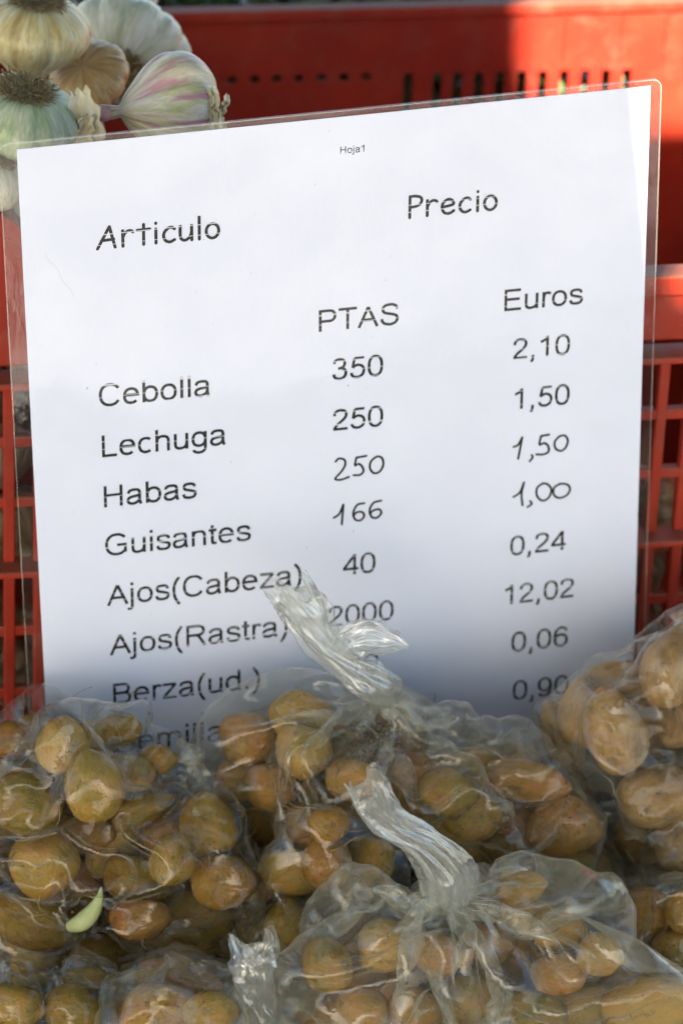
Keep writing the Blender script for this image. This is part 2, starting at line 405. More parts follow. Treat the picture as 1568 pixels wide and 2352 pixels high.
wallpiece(V, F, -HL, HL, 0, zmin); wallpiece(V, F, -HL, HL, zmax, zt-.004)
mesh('pierced_panel', V, F, M_CRATE, bw, smooth=False)
profile('rim', lambda u: zt-.0065, lambda u: zt, -HL, HL, DEP-.006, DEP+.004, bw, 4)
# vertical stiffening ribs on the sunny end of the far wall
for px in (1290, 1420, 1520):
    c = uz(px, 100, DEP)[0]; boxo('rib', (c-.0008, DEP-.0012, zmax+.004), (c+.0008, DEP-.0002, zt-.0068), M_CRATE, bw, .0003)
# right fill: more far crate beyond, with greens
v, f = box((-.55, DEP+.05, .0), (.6, DEP+.055, .26)); v = [tuple(mc @ Vector(p)) for p in v]

# ------------------------------------------------------------------ price list
mS = Matrix((Vector((.9654,.2578,.0396)), Vector((-.0504,.0357,.9981)), Vector((.2559,-.9655,.0475)))).transposed()
S0 = Vector((-.1645, -.0233, .4133))       # top left corner of the paper
mm_ = mS.to_4x4(); mm_.translation = S0
# orthonormalise
q_ = mm_.to_quaternion(); mm_ = q_.to_matrix().to_4x4(); mm_.translation = S0
sign = empty('price_list', None, mm_)
tag(sign, 'white laminated price list with black printed and handwritten prices, leaning against the red crate', 'price list')
PWD, PHT = .297, .42
def sheetgrid(x0, x1, y0, y1, z, r, th):
    pts = []
    for (cx, cy, a0) in ((x1-r, y1-r, 0), (x0+r, y1-r, 90), (x0+r, y0+r, 180), (x1-r, y0+r, 270)):
        for k in range(7): a = R(a0+15*k); pts.append((cx+r*math.cos(a), cy+r*math.sin(a)))
    n = len(pts); V = [(x, y, z) for x, y in pts] + [(x, y, z-th) for x, y in pts]
    F = [tuple(range(n)), tuple(range(2*n-1, n-1, -1))] + [(i, i+n, (i+1) % n+n, (i+1) % n) for i in range(n)]
    return V, F
mesh('paper', *sheetgrid(0, PWD, -PHT, 0, 0, .0002, .0003), mat_paper(), sign, smooth=False)
M_LAM = mat_laminate()
lam = mesh('laminate', *sheetgrid(-.0085, PWD+.0052, -PHT-.005, .0035, .0006, .0045, .0013), M_LAM, sign, smooth=False)
# thin welded rim of the laminate
def rimstrip(x0, x1, y0, y1, z, r, w):
    pts = []; ins = []
    for (cx, cy, a0) in ((x1-r, y1-r, 0), (x0+r, y1-r, 90), (x0+r, y0+r, 180), (x1-r, y0+r, 270)):
        for k in range(7):
            a = R(a0+15*k); pts.append((cx+r*math.cos(a), cy+r*math.sin(a), z)); ins.append((cx+(r-w)*math.cos(a), cy+(r-w)*math.sin(a), z))
    n = len(pts); return pts+ins, [(i, (i+1) % n, (i+1) % n+n, i+n) for i in range(n)]
M_EDGE = mat_film('laminate_edge', .30, fine=.2)
mesh('laminate_rim', *rimstrip(-.0085, PWD+.0052, -PHT-.005, .0035, .0009, .0045, .0005), M_EDGE, sign, smooth=False)

# stroke lettering -------------------------------------------------
def crom(pts, seg=7, closed=False):
    P = [np.array(p, float) for p in pts]
    if closed: P = [P[-1]] + P + [P[0], P[1]]
    else: P = [2*P[0]-P[1]] + P + [2*P[-1]-P[-2]]
    out = []
    for i in range(1, len(P)-2):
        for k in range(seg):
            t = k/seg; a, b_, c, d = P[i-1:i+3]
            out.append(.5*((2*b_) + (-a+c)*t + (2*a-5*b_+4*c-d)*t*t + (-a+3*b_-3*c+d)*t**3))
    out.append(P[-2]); return out
def arc(cx, cy, rx, ry, a0, a1, n=18, p=2.25):
    o = []
    for i in range(n+1):
        a = R(a0+(a1-a0)*i/n); c, s = math.cos(a), math.sin(a)
        o.append((cx+rx*math.copysign(abs(c)**(2/p), c), cy+ry*math.copysign(abs(s)**(2/p), s)))
    return o
X = 475   # centre line of the top of a lower-case bowl; bowls are centred at 238
def bowl(cx, rx=195, a0=0, a1=360): return arc(cx, 260, rx, 226, a0, a1)
GL = {   # advance, strokes (centre lines, units of 1/1000 em, cap height 716)
'A': (667, [[(45,0),(333,672)],[(333,672),(622,0)],[(150,250),(516,250)]]),
'B': (667, [[(118,0),(118,716)],[(118,676),(360,676)]+arc(380,528,165,148,90,-90)[1:]+[(118,380)],[(118,380),(390,380)]+arc(400,210,182,170,90,-90)[1:]+[(118,40)]]),
'C': (722, [arc(380,358,285,330,33,327,28)]),
'E': (667, [[(125,0),(125,716)],[(125,676),(600,676)],[(125,380),(570,380)],[(125,40),(615,40)]]),
'G': (778, [arc(395,358,305,330,38,320,28)+[(655,130),(655,335),(405,335)]]),
'H': (722, [[(125,0),(125,716)],[(597,0),(597,716)],[(125,385),(597,385)]]),
'L': (556, [[(118,0),(118,716)],[(118,40),(520,40)]]),
'P': (667, [[(122,0),(122,716)],[(122,676),(380,676)]+arc(400,505,178,171,90,-90)[1:]+[(122,334)]]),
'R': (722, [[(125,0),(125,716)],[(125,676),(420,676)]+arc(430,520,180,156,90,-90)[1:]+[(125,364)],[(395,364),(480,300),(650,0)]]),
'S': (667, [crom([(570,520),(535,620),(440,677),(330,686),(205,662),(130,590),(125,510),(165,435),(260,398),(400,362),(520,320),(572,250),(570,165),(510,75),(400,32),(320,28),(190,60),(110,140),(88,235)])]),
'T': (611, [[(20,676),(592,676)],[(306,0),(306,676)]]),
'a': (556, [crom([(85,375),(130,455),(210,484),(290,487),(385,470),(425,405),(428,290),(428,180),(440,80),(470,0)]), crom([(425,305),(330,280),(210,262),(110,220),(78,140),(115,62),(210,30),(320,55),(400,120),(427,210)])]),
'b': (556, [[(100,0),(100,716)], arc(290,259,190,228,0,360,26)]),
'c': (500, [arc(272,259,192,228,48,312,22)]),
'd': (556, [[(456,0),(456,716)], arc(266,259,190,228,0,360,26)]),
'e': (556, [[(82,285),(470,285)]+arc(277,272,193,216,0,180,16)[1:]+arc(277,246,195,215,180,318,14)[1:]]),
'g': (556, [[(452,519),(452,30)]+arc(262,10,190,180,0,-155,14)[1:], arc(265,270,188,216,0,360,26)]),
'h': (556, [[(105,0),(105,716)], crom([(105,300),(130,420),(210,480),(300,487),(400,462),(448,380),(450,300)])+[(450,0)]]),
'i': (222, [[(111,0),(111,519)],[(111,616),(111,716)]]),
'j': (222, [[(108,519),(108,-60)]+crom([(108,-60),(95,-140),(30,-172),(-40,-162)])[1:],[(108,616),(108,716)]]),
'l': (222, [[(111,0),(111,716)]]),
'm': (833, [[(105,0),(105,519)], crom([(105,300),(130,420),(190,478),(270,487),(350,465),(392,400),(395,310)])+[(395,0)], crom([(395,300),(420,420),(490,480),(575,487),(665,460),(712,385),(715,300)])+[(715,0)]]),
'n': (556, [[(105,0),(105,519)], crom([(105,300),(130,420),(210,480),(300,487),(400,462),(448,380),(450,300)])+[(450,0)]]),
'o': (556, [arc(278,259,198,228,0,360,28)]),
'r': (333, [[(105,0),(105,519)], crom([(105,290),(130,420),(185,474),(250,482),(335,455)])]),
's': (500, [crom([(425,375),(385,455),(310,484),(235,487),(130,465),(95,390),(125,315),(230,278),(330,250),(420,205),(430,130),(385,55),(290,30),(240,28),(120,55),(70,150)])]),
't': (278, [[(130,650),(130,140)]+crom([(130,140),(145,60),(200,36),(262,42)])[1:],[(20,482),(260,482)]]),
'u': (556, [[(450,519),(450,0)], [(105,519),(105,200)]+crom([(105,200),(120,90),(190,38),(262,32),(370,60),(430,130),(450,240)])[1:]]),
'z': (500, [[(40,482),(440,482)],[(440,482),(60,38)],[(35,38),(470,38)]]),
'0': (556, [arc(278,353,200,325,0,360,30,2.4)]),
'1': (556, [[(330,0),(330,718)],[(330,680),(250,590),(110,520)]]),
'2': (556, [crom([(85,500),(110,610),(190,672),(280,684),(400,655),(455,570),(450,480),(390,380),(280,280),(160,175),(75,42)]),[(50,42),(505,42)]]),
'3': (556, [crom([(90,550),(130,640),(200,680),(270,684),(370,660),(420,590),(420,500),(370,420),(280,385),(215,382)]),crom([(240,385),(360,372),(440,310),(462,215),(435,115),(360,50),(260,30),(160,55),(100,115),(82,195)])]),
'4': (556, [[(405,0),(405,716)],[(405,690),(55,215)],[(35,205),(530,205)]]),
'5': (556, [[(480,670),(170,670)],[(175,670),(118,355)],crom([(118,355),(190,415),(290,440),(400,405),(465,310),(465,210),(425,105),(340,45),(250,30),(150,55),(95,120),(78,190)])]),
'6': (556, [arc(285,232,192,202,0,360,26)+[], crom([(470,565),(430,640),(340,682),(285,684),(175,640),(105,520),(82,360),(88,250)])]),
'9': (556, [arc(268,455,190,222,0,360,26), crom([(470,470),(468,330),(430,150),(350,60),(250,30),(160,50),(95,130)])]),
'(': (333, [crom([(275,725),(170,570),(115,400),(108,258),(125,90),(185,-70),(275,-205)])]),
')': (333, [crom([(58,725),(163,570),(218,400),(225,258),(208,90),(148,-70),(58,-205)])]),
'.': (278, [[(139,0),(139,100)]]),
',': (278, [[(139,100),(139,0)],[(139,20),(125,-80),(75,-135)]]),
}
GC = {   # rounded, slightly uneven hand-like heading letters
'A': (731, [[(60,0),(430,690)],[(430,690),(590,10)],[(185,255),(550,275)]]),
'P': (560, [[(105,0),(110,700)],crom([(110,690),(260,700),(420,660),(480,560),(430,430),(300,360),(115,345)])]),
'r': (480, [[(95,520),(95,15)],crom([(95,300),(160,430),(260,500),(350,495),(400,450)])]),
't': (471, [[(245,660),(240,15)],[(50,490),(430,500)]]),
'i': (281, [[(140,480),(140,20)],[(140,655),(142,668)]]),
'c': (514, [crom([(420,430),(330,490),(210,450),(110,330),(95,180),(170,55),(290,20),(420,80)])]),
'u': (520, [crom([(85,490),(75,300),(95,110),(190,30),(300,60),(390,170),(425,300)]),[(425,490),(430,20)]]),
'l': (274, [[(137,740),(135,20)]]),
'o': (527, [arc(262,250,190,232,0,360,26,2)]),
'e': (548, [crom([(100,250),(280,280),(430,320),(420,420),(330,490),(220,480),(110,380),(80,230),(140,80),(260,25),(370,50),(450,110)])]),
}
def ribbon(V, F, pts, w, z, mirror=True):
    P = []
    for p in pts:
        p = np.array(p[:2], float)
        if not P or np.linalg.norm(p-P[-1]) > 1e-7: P.append(p)
    n = len(P)
    if n < 2: return
    closed = np.linalg.norm(P[0]-P[-1]) < w*.2
    base = len(V)
    for i in range(n):
        a = P[i]-P[i-1] if i else (P[-1]-P[-2] if closed else P[1]-P[0])
        b_ = P[i+1]-P[i] if i < n-1 else (P[1]-P[0] if closed else P[-1]-P[-2])
        a = a/np.linalg.norm(a); b_ = b_/np.linalg.norm(b_)
        t = a+b_; t = t/(np.linalg.norm(t)+1e-9); nn = np.array([-t[1], t[0]]); c = max(.45, nn.dot([-a[1], a[0]]))
        for s in (1, -1): q = P[i]+nn*s*w/2/c; V.append((q[0], q[1], z))
    for i in range(n-1): a = base+2*i; F.append((a, a+1, a+3, a+2))
def dot(V, F, p, r, z, n=12):
    k = len(V); V += [(p[0]+r*math.cos(2*math.pi*i/n), p[1]+r*math.sin(2*math.pi*i/n), z) for i in range(n)]; F.append(tuple(range(k, k+n)))
M_INK = mat_ink(); M_PEN = mat_ink(False)
def word(s, x, y, width, comic):
    G = GC if comic else GL
    xs = []; pen = 0
    strokes = []
    for ch in s:
        adv, st = G[ch]
        for q in st: strokes.append([(pen+p[0], p[1]) for p in q])
        pen += adv
    lo = min(p[0] for q in strokes for p in q)-42; hi = max(p[0] for q in strokes for p in q)+42
    em = width/(hi-lo); V = []; F = []; z = .00012
    w = (96 if comic else 92)*em
    ca, sa = math.cos(R(.8)), math.sin(R(.8))
    for q in strokes:
        z += .000004
        pts = []
        for p in q:
            a, b_ = (p[0]-lo)*em, p[1]*em
            pts.append((x+a*ca+b_*sa, -y-a*sa+b_*ca))
        ribbon(V, F, pts, w, z)
        if comic:
            for e in (pts[0], pts[-1]): z += .000004; dot(V, F, e, w/2, z)
    o = mesh('printed_word', V, F, M_INK, sign, smooth=False); o['label'] = 'printed ' + s
for s, x, y, w, c in [('Articulo',34.0,52.7,57.8,1),('Precio',181.0,53.6,42.9,1),('PTAS',137.7,106.9,38.5,0),('Euros',227.7,106.9,38.7,0),
 ('2,10',231.8,132.9,28.6,0),('350',143.9,132.9,24.6,0),('250',143.4,159.6,25.0,0),('1,50',232.8,159.5,27.9,0),('40',147.4,238.6,16.8,0),
 ('2000',140.0,266.0,33.1,0),('10',150.8,294.2,14.6,0),('0,24',232.0,239.2,28.9,0),('12,02',229.1,266.3,36.3,0),('0,06',233.2,293.8,29.1,0),
 ('0,90',234.2,321.7,29.0,0),('Cebolla',32.3,132.8,52.8,0),('Lechuga',32.7,159.3,59.2,0),('Habas',32.6,185.9,44.6,0),('Guisantes',32.2,212.0,70.7,0),
 ('Ajos(Cabeza)',31.9,239.2,95.5,0),('Ajos(Rastra)',32.2,266.6,87.8,0),('Berza(ud.)',33.0,294.2,72.7,0),('Semillas',33.0,322.0,62.5,0),('Hoja1',148.9,18.0,11.3,0)]:
    word(s, x/1000, y/1000, w/1000, c)
HAND = [('250', [[(145.0,176.1),(146.7,174.7),(149.3,175.7),(149.7,178.4),(147.9,181.7),(144.7,185.3),(147.5,186.2),(151.4,185.2)],[(155.2,175.3),(154.5,179.3),(156.4,178.8),(158.1,180.7),(158.6,183.1),(156.9,184.8),(153.8,184.6)],[(155.2,175.3),(160.1,175.0)],[(164.3,176.4),(162.2,178.6),(161.9,182.1),(163.9,184.8),(166.7,184.2),(168.4,180.8),(167.8,177.2),(165.7,176.0),(164.1,176.7)]]),
('166', [[(143.8,206.3),(146.4,204.7),(148.6,199.8)],[(148.6,199.8),(147.7,210.4)],[(158.9,200.4),(155.4,200.9),(153.4,205.0),(154.4,208.7),(157.1,209.4),(158.8,207.3),(157.8,205.1),(155.2,204.9),(153.6,206.4)],[(167.3,200.1),(163.5,200.8),(161.5,204.6),(162.6,208.4),(165.2,209.1),(167.3,206.9),(166.2,204.7),(163.5,204.9),(162.0,206.1)]]),
('1,50', [[(233.1,179.6),(235.3,178.8),(237.4,175.0)],[(237.4,175.0),(235.5,186.3)],[(242.3,185.2),(242.7,186.6),(241.3,188.4)],[(246.8,175.5),(246.1,180.0),(248.6,179.5),(250.6,181.7),(250.5,184.6),(247.8,185.6),(244.6,185.1)],[(246.8,175.5),(250.8,175.2)],[(256.1,176.7),(253.8,179.4),(254.2,183.1),(256.9,184.8),(259.3,183.3),(260.3,179.6),(258.8,176.8),(256.1,176.7)]]),
('1,00', [[(233.4,206.9),(236.5,204.9),(238.6,199.6)],[(238.6,199.6),(237.4,206.0),(238.0,212.1)],[(241.9,210.3),(242.6,212.0),(240.5,213.4)],[(248.0,201.4),(245.2,203.6),(245.3,208.0),(248.2,210.9),(251.4,209.3),(252.4,205.1),(250.3,202.1),(247.9,201.4)],[(256.8,202.8),(253.9,204.5),(253.7,208.2),(256.4,210.5),(260.3,209.5),(261.9,206.3),(260.4,203.6),(256.6,202.7)]])]
for s, st in HAND:
    V = []; F = []; z = .00012
    for q in st:
        pts = [(p[0]/1000, -p[1]/1000) for p in crom(q, 6)]; z += .000004
        ribbon(V, F, pts, .00115, z)
        for e in (pts[0], pts[-1]): z += .000004; dot(V, F, e, .00058, z)
    o = mesh('handwritten_price', V, F, M_PEN, sign, smooth=False); o['label'] = 'handwritten ' + s

M_CREASE = mat_simple('crease_stain', (.60, .58, .52), (.74, .75, .80), 500)
for pts, wd in (([(10.5,52),(12.2,56),(15.8,60.5),(17.9,66.5),(21.2,71),(23,75.5)], .00028),):
    V = []; F = []; ribbon(V, F, [(p[0]/1000, -p[1]/1000) for p in crom(pts, 6)], wd, .0001); mesh('crease', V, F, M_CREASE, sign, smooth=False)
# ------------------------------------------------------------------ potatoes
def sphere_np(nu, nv):
    V = [(0,0,1)]; 
    for j in range(1, nv):
        t = math.pi*j/nv
        for i in range(nu): p = 2*math.pi*i/nu; V.append((math.sin(t)*math.cos(p), math.sin(t)*math.sin(p), math.cos(t)))
    V.append((0,0,-1)); F = []
    for i in range(nu): F.append((0, 1+i, 1+(i+1) % nu))
    for j in range(nv-2):
        for i in range(nu): a = 1+j*nu; F.append((a+i, a+nu+i, a+nu+(i+1) % nu, a+(i+1) % nu))
    L = len(V)-1
    for i in range(nu): a = 1+(nv-2)*nu; F.append((L, a+(i+1) % nu, a+i))
    return np.array(V), F
rng = np.random.default_rng(5)
PMESH = []
for k in range(8):
    V, F = sphere_np(28, 18)
    D = V.copy(); r = np.ones(len(V))
    for q in range(5):
        a = rng.normal(size=3); a /= np.linalg.norm(a); fr = rng.uniform(1.2, 2.6); r += rng.uniform(.02, .05)*np.sin(fr*(D@a)*2+rng.uniform(0, 6))
    # a little point at the stem end, a flat at the root end
    r += .10*np.exp(-((1-D[:,2])/.06)) - .05*np.exp(-((1+D[:,2])/.10))
    for q in range(5):     # eyes
        a = rng.normal(size=3); a /= np.linalg.norm(a); d = 1-D@a; r -= .05*np.exp(-d/.012)
    V = D*r[:,None]
    me = bpy.data.meshes.new('potato'); me.from_pydata([tuple(p) for p in V], [], F); me.update()
    me.polygons.foreach_set('use_smooth', [True]*len(me.polygons)); PMESH.append(me)
PMESH2 = []; trg = random.Random(77)
for me in PMESH:
    c = me.copy(); me.materials.append(M_POT); c.materials.append(M_POT2); PMESH2.append(c)
def potato(c, rad, rotm, kind, label, group, tint=None):
    o = bpy.data.objects.new('potato', random.choice(PMESH2 if kind else PMESH)); COL.objects.link(o)
    mt = rotm.to_4x4() @ Matrix.Diagonal((*rad, 1)); mt.translation = c; o.matrix_world = mt
    t_ = tint if tint is not None else trg.uniform(0, 1); o.color = (t_, t_, t_, 1)
    tag(o, label, 'potato', group); return o

# ------------------------------------------------------------------ plastic film, draped by a small cloth solver
def relax(P, it=90):
    """part overlapping tubers; the ones placed from the photograph give way only in depth"""
    C = np.array([p['c'] for p in P]); r = np.array([p['r'] for p in P]); fr = np.array([bool(p.get('free')) for p in P])
    w = np.where(fr[:,None], np.where(fr[None], .5, 1.0), np.where(fr[None], 0.0, .5))
    cp = np.array(CAM); C0 = C.copy()
    for _ in range(it):
        d = C[:,None]-C[None]; L = np.linalg.norm(d, axis=2)+1e-9; ov = (r[:,None]+r[None])*.93-L; np.fill_diagonal(ov, -1); ov = np.maximum(ov, 0)
        mv = ((d/L[...,None])*(ov*w)[...,None]).sum(1)*.6
        ray = C-cp; ray /= np.linalg.norm(ray, axis=1)[:,None]
        al = (mv*ray).sum(1); nrm = np.linalg.norm(mv, axis=1); sg = np.where(al >= 0, 1, -1)
        C += np.where(fr[:,None], mv, ray*(sg*nrm)[:,None]*.7)
        sh = C-C0; sl_ = np.linalg.norm(sh, axis=1)+1e-9; C = np.where(fr[:,None], C, C0+sh*np.minimum(1, .022/sl_)[:,None])
    for p, c in zip(P, C): p['c'] = c
def project(c):
    q = Vector(c)-CAM; z = q.dot(FWD); return PW/2+PXF*q.dot(RIGHT)/z, PH/2-PXF*q.dot(UP)/z, PXF/z
def inpoly(x, y, poly):
    ins = False; n = len(poly)
    for i in range(n):
        (x0, y0), (x1, y1) = poly[i], poly[(i+1) % n]
        if (y0 > y) != (y1 > y) and x < (x1-x0)*(y-y0)/(y1-y0)+x0: ins = not ins
    return ins
def inside(p, poly):
    x, y, k = project(p['c']); r = p['r']*k*.9
    return all(inpoly(x+r*math.cos(a*.785), y+r*math.sin(a*.785), poly) for a in range(8))
def drape(ctr, neck, ell, seed, rows=120, cols=192, slack=1.10, iters=100, press=.42, neck_r=.006, gather=1.2, plane=None, inflate=.002, air=()):
    """ell: list of (centre, radii, rot3). returns vertices (rows*cols) of a closed bag gathered at the neck"""
    g = np.random.default_rng(seed)
    ctr = np.array(ctr); neck = np.array(neck); ax = neck-ctr; Ln = np.linalg.norm(ax); ax = ax/Ln
    t1 = np.cross(ax, [0.3, 1, .2]); t1 /= np.linalg.norm(t1); t2 = np.cross(ax, t1)
    Ce = np.array([e[0] for e in ell]); re = np.array([sum(e[1])/3 for e in ell])
    s = np.linspace(0, 1, rows); th = math.pi*(1-s)*.985+.002
    ph = 2*math.pi*np.arange(cols)/cols
    D = (np.sin(th)[:,None,None]*(np.cos(ph)[None,:,None]*t1+np.sin(ph)[None,:,None]*t2) + np.cos(th)[:,None,None]*ax)
    # convex hull of the tubers and the neck, seen from the middle of the bag
    k_ = np.arange(900)+.5; zz = 1-2*k_/900; pp = math.pi*(1+5**.5)*k_
    Nn = np.stack([np.sqrt(1-zz*zz)*np.cos(pp), np.sqrt(1-zz*zz)*np.sin(pp), zz], -1)
    h = np.maximum((Nn@(Ce-ctr).T + re*.97).max(1) + inflate, Nn@(neck-ctr) + neck_r)
    if len(air): h = np.maximum(h, (Nn@(np.array(air)-ctr).T).max(1) + .004)
    Df = D.reshape(-1, 3); dt = Df@Nn.T; rho = np.where(dt > .05, h[None]/np.maximum(dt, .05), 9).min(1).reshape(rows, cols)
    X = ctr + D*rho[...,None]
    b = np.clip((s-.90)/.10, 0, 1)**1.5
    ringdir = (np.cos(ph)[None,:,None]*t1+np.sin(ph)[None,:,None]*t2)
    X = X*(1-b)[:,None,None] + (neck + ringdir*neck_r)*b[:,None,None]
    X = X + g.normal(size=X.shape)*.0006
    # low-frequency pleats to seed the folds
    for k in range(14):
        m_ = g.integers(5, 26); am = .0012*g.uniform(.4, 1)*(6/m_)**.4; X += ringdir*(am*np.sin(m_*ph+g.uniform(0, 6)+3*s[:,None]*g.normal()))[...,None]*np.clip(s*2, .3, 1)[:,None,None]
    def rl(a, b_): return np.linalg.norm(a-b_, axis=-1)
    rc = rl(X, np.roll(X, -1, 1)); rr = rl(X[1:], X[:-1])
    # extra cloth gathered towards the neck
    ex = 1+(gather-1)*np.clip((s-.45)/.35, 0, 1)*np.clip((1.0-s)/.12, 0, 1)
    rc = rc*slack*ex[:,None]; rr = rr*(1+(slack-1)*.8)
    V = np.zeros_like(X); fixed = np.zeros((rows, 1, 1)); fixed[-2:] = 1; fixed[:4] = 1; X[...,2] = np.maximum(X[...,2], .001); mob = 1-fixed
    A = [(e[2]/np.array(e[1])[None,:]) for e in ell]     # world->unit:  (p-c)@R /r
    down = np.array([0, 0, -1.0])
    def con(a, b_, rest, k, kc):
        d = b_-a; L = np.linalg.norm(d, axis=-1)+1e-9; e = (L-rest)/L
        e = np.where(e > 0, e*k, e*kc)*.5
        return d*e[...,None]
    tightness = np.linspace(1, 1, iters)
    for it in range(iters):
        X0 = X.copy()
        dirc = ctr-X; dl = np.linalg.norm(dirc, axis=-1, keepdims=True)
        acc = (dirc/dl*.00010 + down*.00002)*(press if it < 34 else 0)
        X = X + (V*.86 + acc)*mob
        for ps in range(4):
            dd = np.zeros_like(X)
            q = con(X, np.roll(X, -1, 1), rc, .9, .55); dd += q; dd -= np.roll(q, 1, 1)
            X = X + dd*mob*.9
            q = con(X[:-1], X[1:], rr, .9, .5); dd = np.zeros_like(X); dd[:-1] += q; dd[1:] -= q
            X = X + dd*mob*.9
        # diagonals: shear
        dg = np.sqrt(rc[:-1]**2+rr**2)
        q = con(X[:-1], np.roll(X[1:], -1, 1), dg, .4, .12); dd = np.zeros_like(X); dd[:-1] += q; dd[1:] -= np.roll(q, 1, 1)
        q = con(X[:-1], np.roll(X[1:], 1, 1), dg, .4, .12); dd[:-1] += q; dd[1:] -= np.roll(q, -1, 1)
        X = X + dd*mob
        # bending: resist folding over two and four cells
        for h_, kb in ((2, .25), (4, .10)):
            q = con(X, np.roll(X, -h_, 1), rc*h_*.93, 0, kb); dd = q-np.roll(q, h_, 1)
            q = con(X[:-h_], X[h_:], rr[:1-h_]*h_*.93 if h_ > 1 else rr, 0, kb); dd[:-h_] += q; dd[h_:] -= q
            X = X + dd*mob
        # collisions
        Xf = X.reshape(-1, 3)
        for (c, rad, rot), a in zip(ell, A):
            rm = max(rad)+.001
            near = np.nonzero((np.abs(Xf-c) < rm).all(1))[0]
            if not len(near): continue
            u = ((Xf[near]-c)@rot)/(np.array(rad)+.0006); L = np.linalg.norm(u, axis=1); ins = L < 1
            if ins.any():
                ui = u[ins]/L[ins][:,None]; Xf[near[ins]] = c + (ui*(np.array(rad)+.0006))@rot.T
        Xf[:,2] = np.maximum(Xf[:,2], .001)
        if plane is not None:
            n_, p_ = plane; dpt = (Xf-p_)@n_; ins = dpt < .0015; Xf[ins] += n_[None]*(.0015-dpt[ins])[:,None]
        X = Xf.reshape(X.shape)
        V = (X-X0)*mob
        if False: print(it, 'ext', np.ptp(Xf, axis=0).round(3), 'mean r', np.linalg.norm(Xf-ctr, axis=1).mean().round(4), 'step', np.abs(X-X0).max().round(4))
        if it % 40 == 20: V *= .3
    # light smoothing of grid-scale jitter
    for _ in range(1):
        Xs = (np.roll(X, 1, 1)+np.roll(X, -1, 1))*.5; X = X*.6+Xs*.4
        Xs = X.copy(); Xs[1:-1] = (X[2:]+X[:-2])*.5; X = X*.7+Xs*.3
    return X
def gridfaces(rows, cols, closed=True):
    i = np.arange(rows-1)[:,None]*cols; j = np.arange(cols)[None]; j2 = (j+1) % cols
    return np.stack([i+j, i+j2, i+cols+j2, i+cols+j], -1).reshape(-1, 4)
def tail(path, radii, twist, seed, parent, name='twisted_end', cols=110, sub=26, layers=2, mat=None, flat=1.0, fold=.22):
    P = np.array(path); g = np.random.default_rng(seed)
    C = np.array(crom([tuple(p) for p in P], sub)); Rr = np.array([p[0] for p in crom([(r, 0) for r in radii], sub)])
    n = len(C); T = np.gradient(C, axis=0); T /= np.linalg.norm(T, axis=1)[:,None]
    N = np.zeros_like(C); nv = np.cross(T[0], [0.2, 1, .1]); nv /= np.linalg.norm(nv)
    for i in range(n):
        nv = nv-T[i]*nv.dot(T[i]); nv /= np.linalg.norm(nv); N[i] = nv
    B = np.cross(T, N); s = np.linspace(0, 1, n); ph = 2*math.pi*np.arange(cols)/cols
    Vs = []; Fs = []
    for L in range(layers):
        r = np.zeros((n, cols))
        for m_ in (2, 3, 5, 7, 11):
            a = fold*g.uniform(.5, 1)*(3/m_)**.8; pz = g.uniform(0, 6); w = g.normal()*2
            sh = np.sin(m_*(ph[None]+twist*s[:,None])+pz+w*s[:,None]); r += a*(1-2*np.abs(sh)**.7)
        # crumple along the length
        for q in range(6):
            f_ = g.uniform(12, 45); pz = g.uniform(0, 6); k_ = g.integers(1, 5); r += .05*np.sin(f_*s[:,None]+k_*ph[None]+pz)
        rad = Rr[:,None]*(1-.22*L)*(.85+.5*r)
        rag = 1
        ctr = C + (N*np.sin(s*9+seed)[:,None]+B*np.cos(s*7+seed)[:,None])*(Rr*.12)[:,None]
        X = ctr[:,None] + rad[...,None]*(np.cos(ph)[None,:,None]*N[:,None] + flat*np.sin(ph)[None,:,None]*B[:,None])
        # ragged mouth
        X[-6:] += (T[-1]*(g.normal(size=(cols,1)).cumsum(0)*0+np.sin(ph*3+seed)[:,None]*Rr[-1]*.5))[None]*np.linspace(0, 1, 6)[:,None,None]
        Vs.append(X.reshape(-1, 3)); Fs.append(gridfaces(n, cols)+L*n*cols)
    return npmesh(name, np.concatenate(Vs), np.concatenate(Fs), mat or M_TAIL, parent)

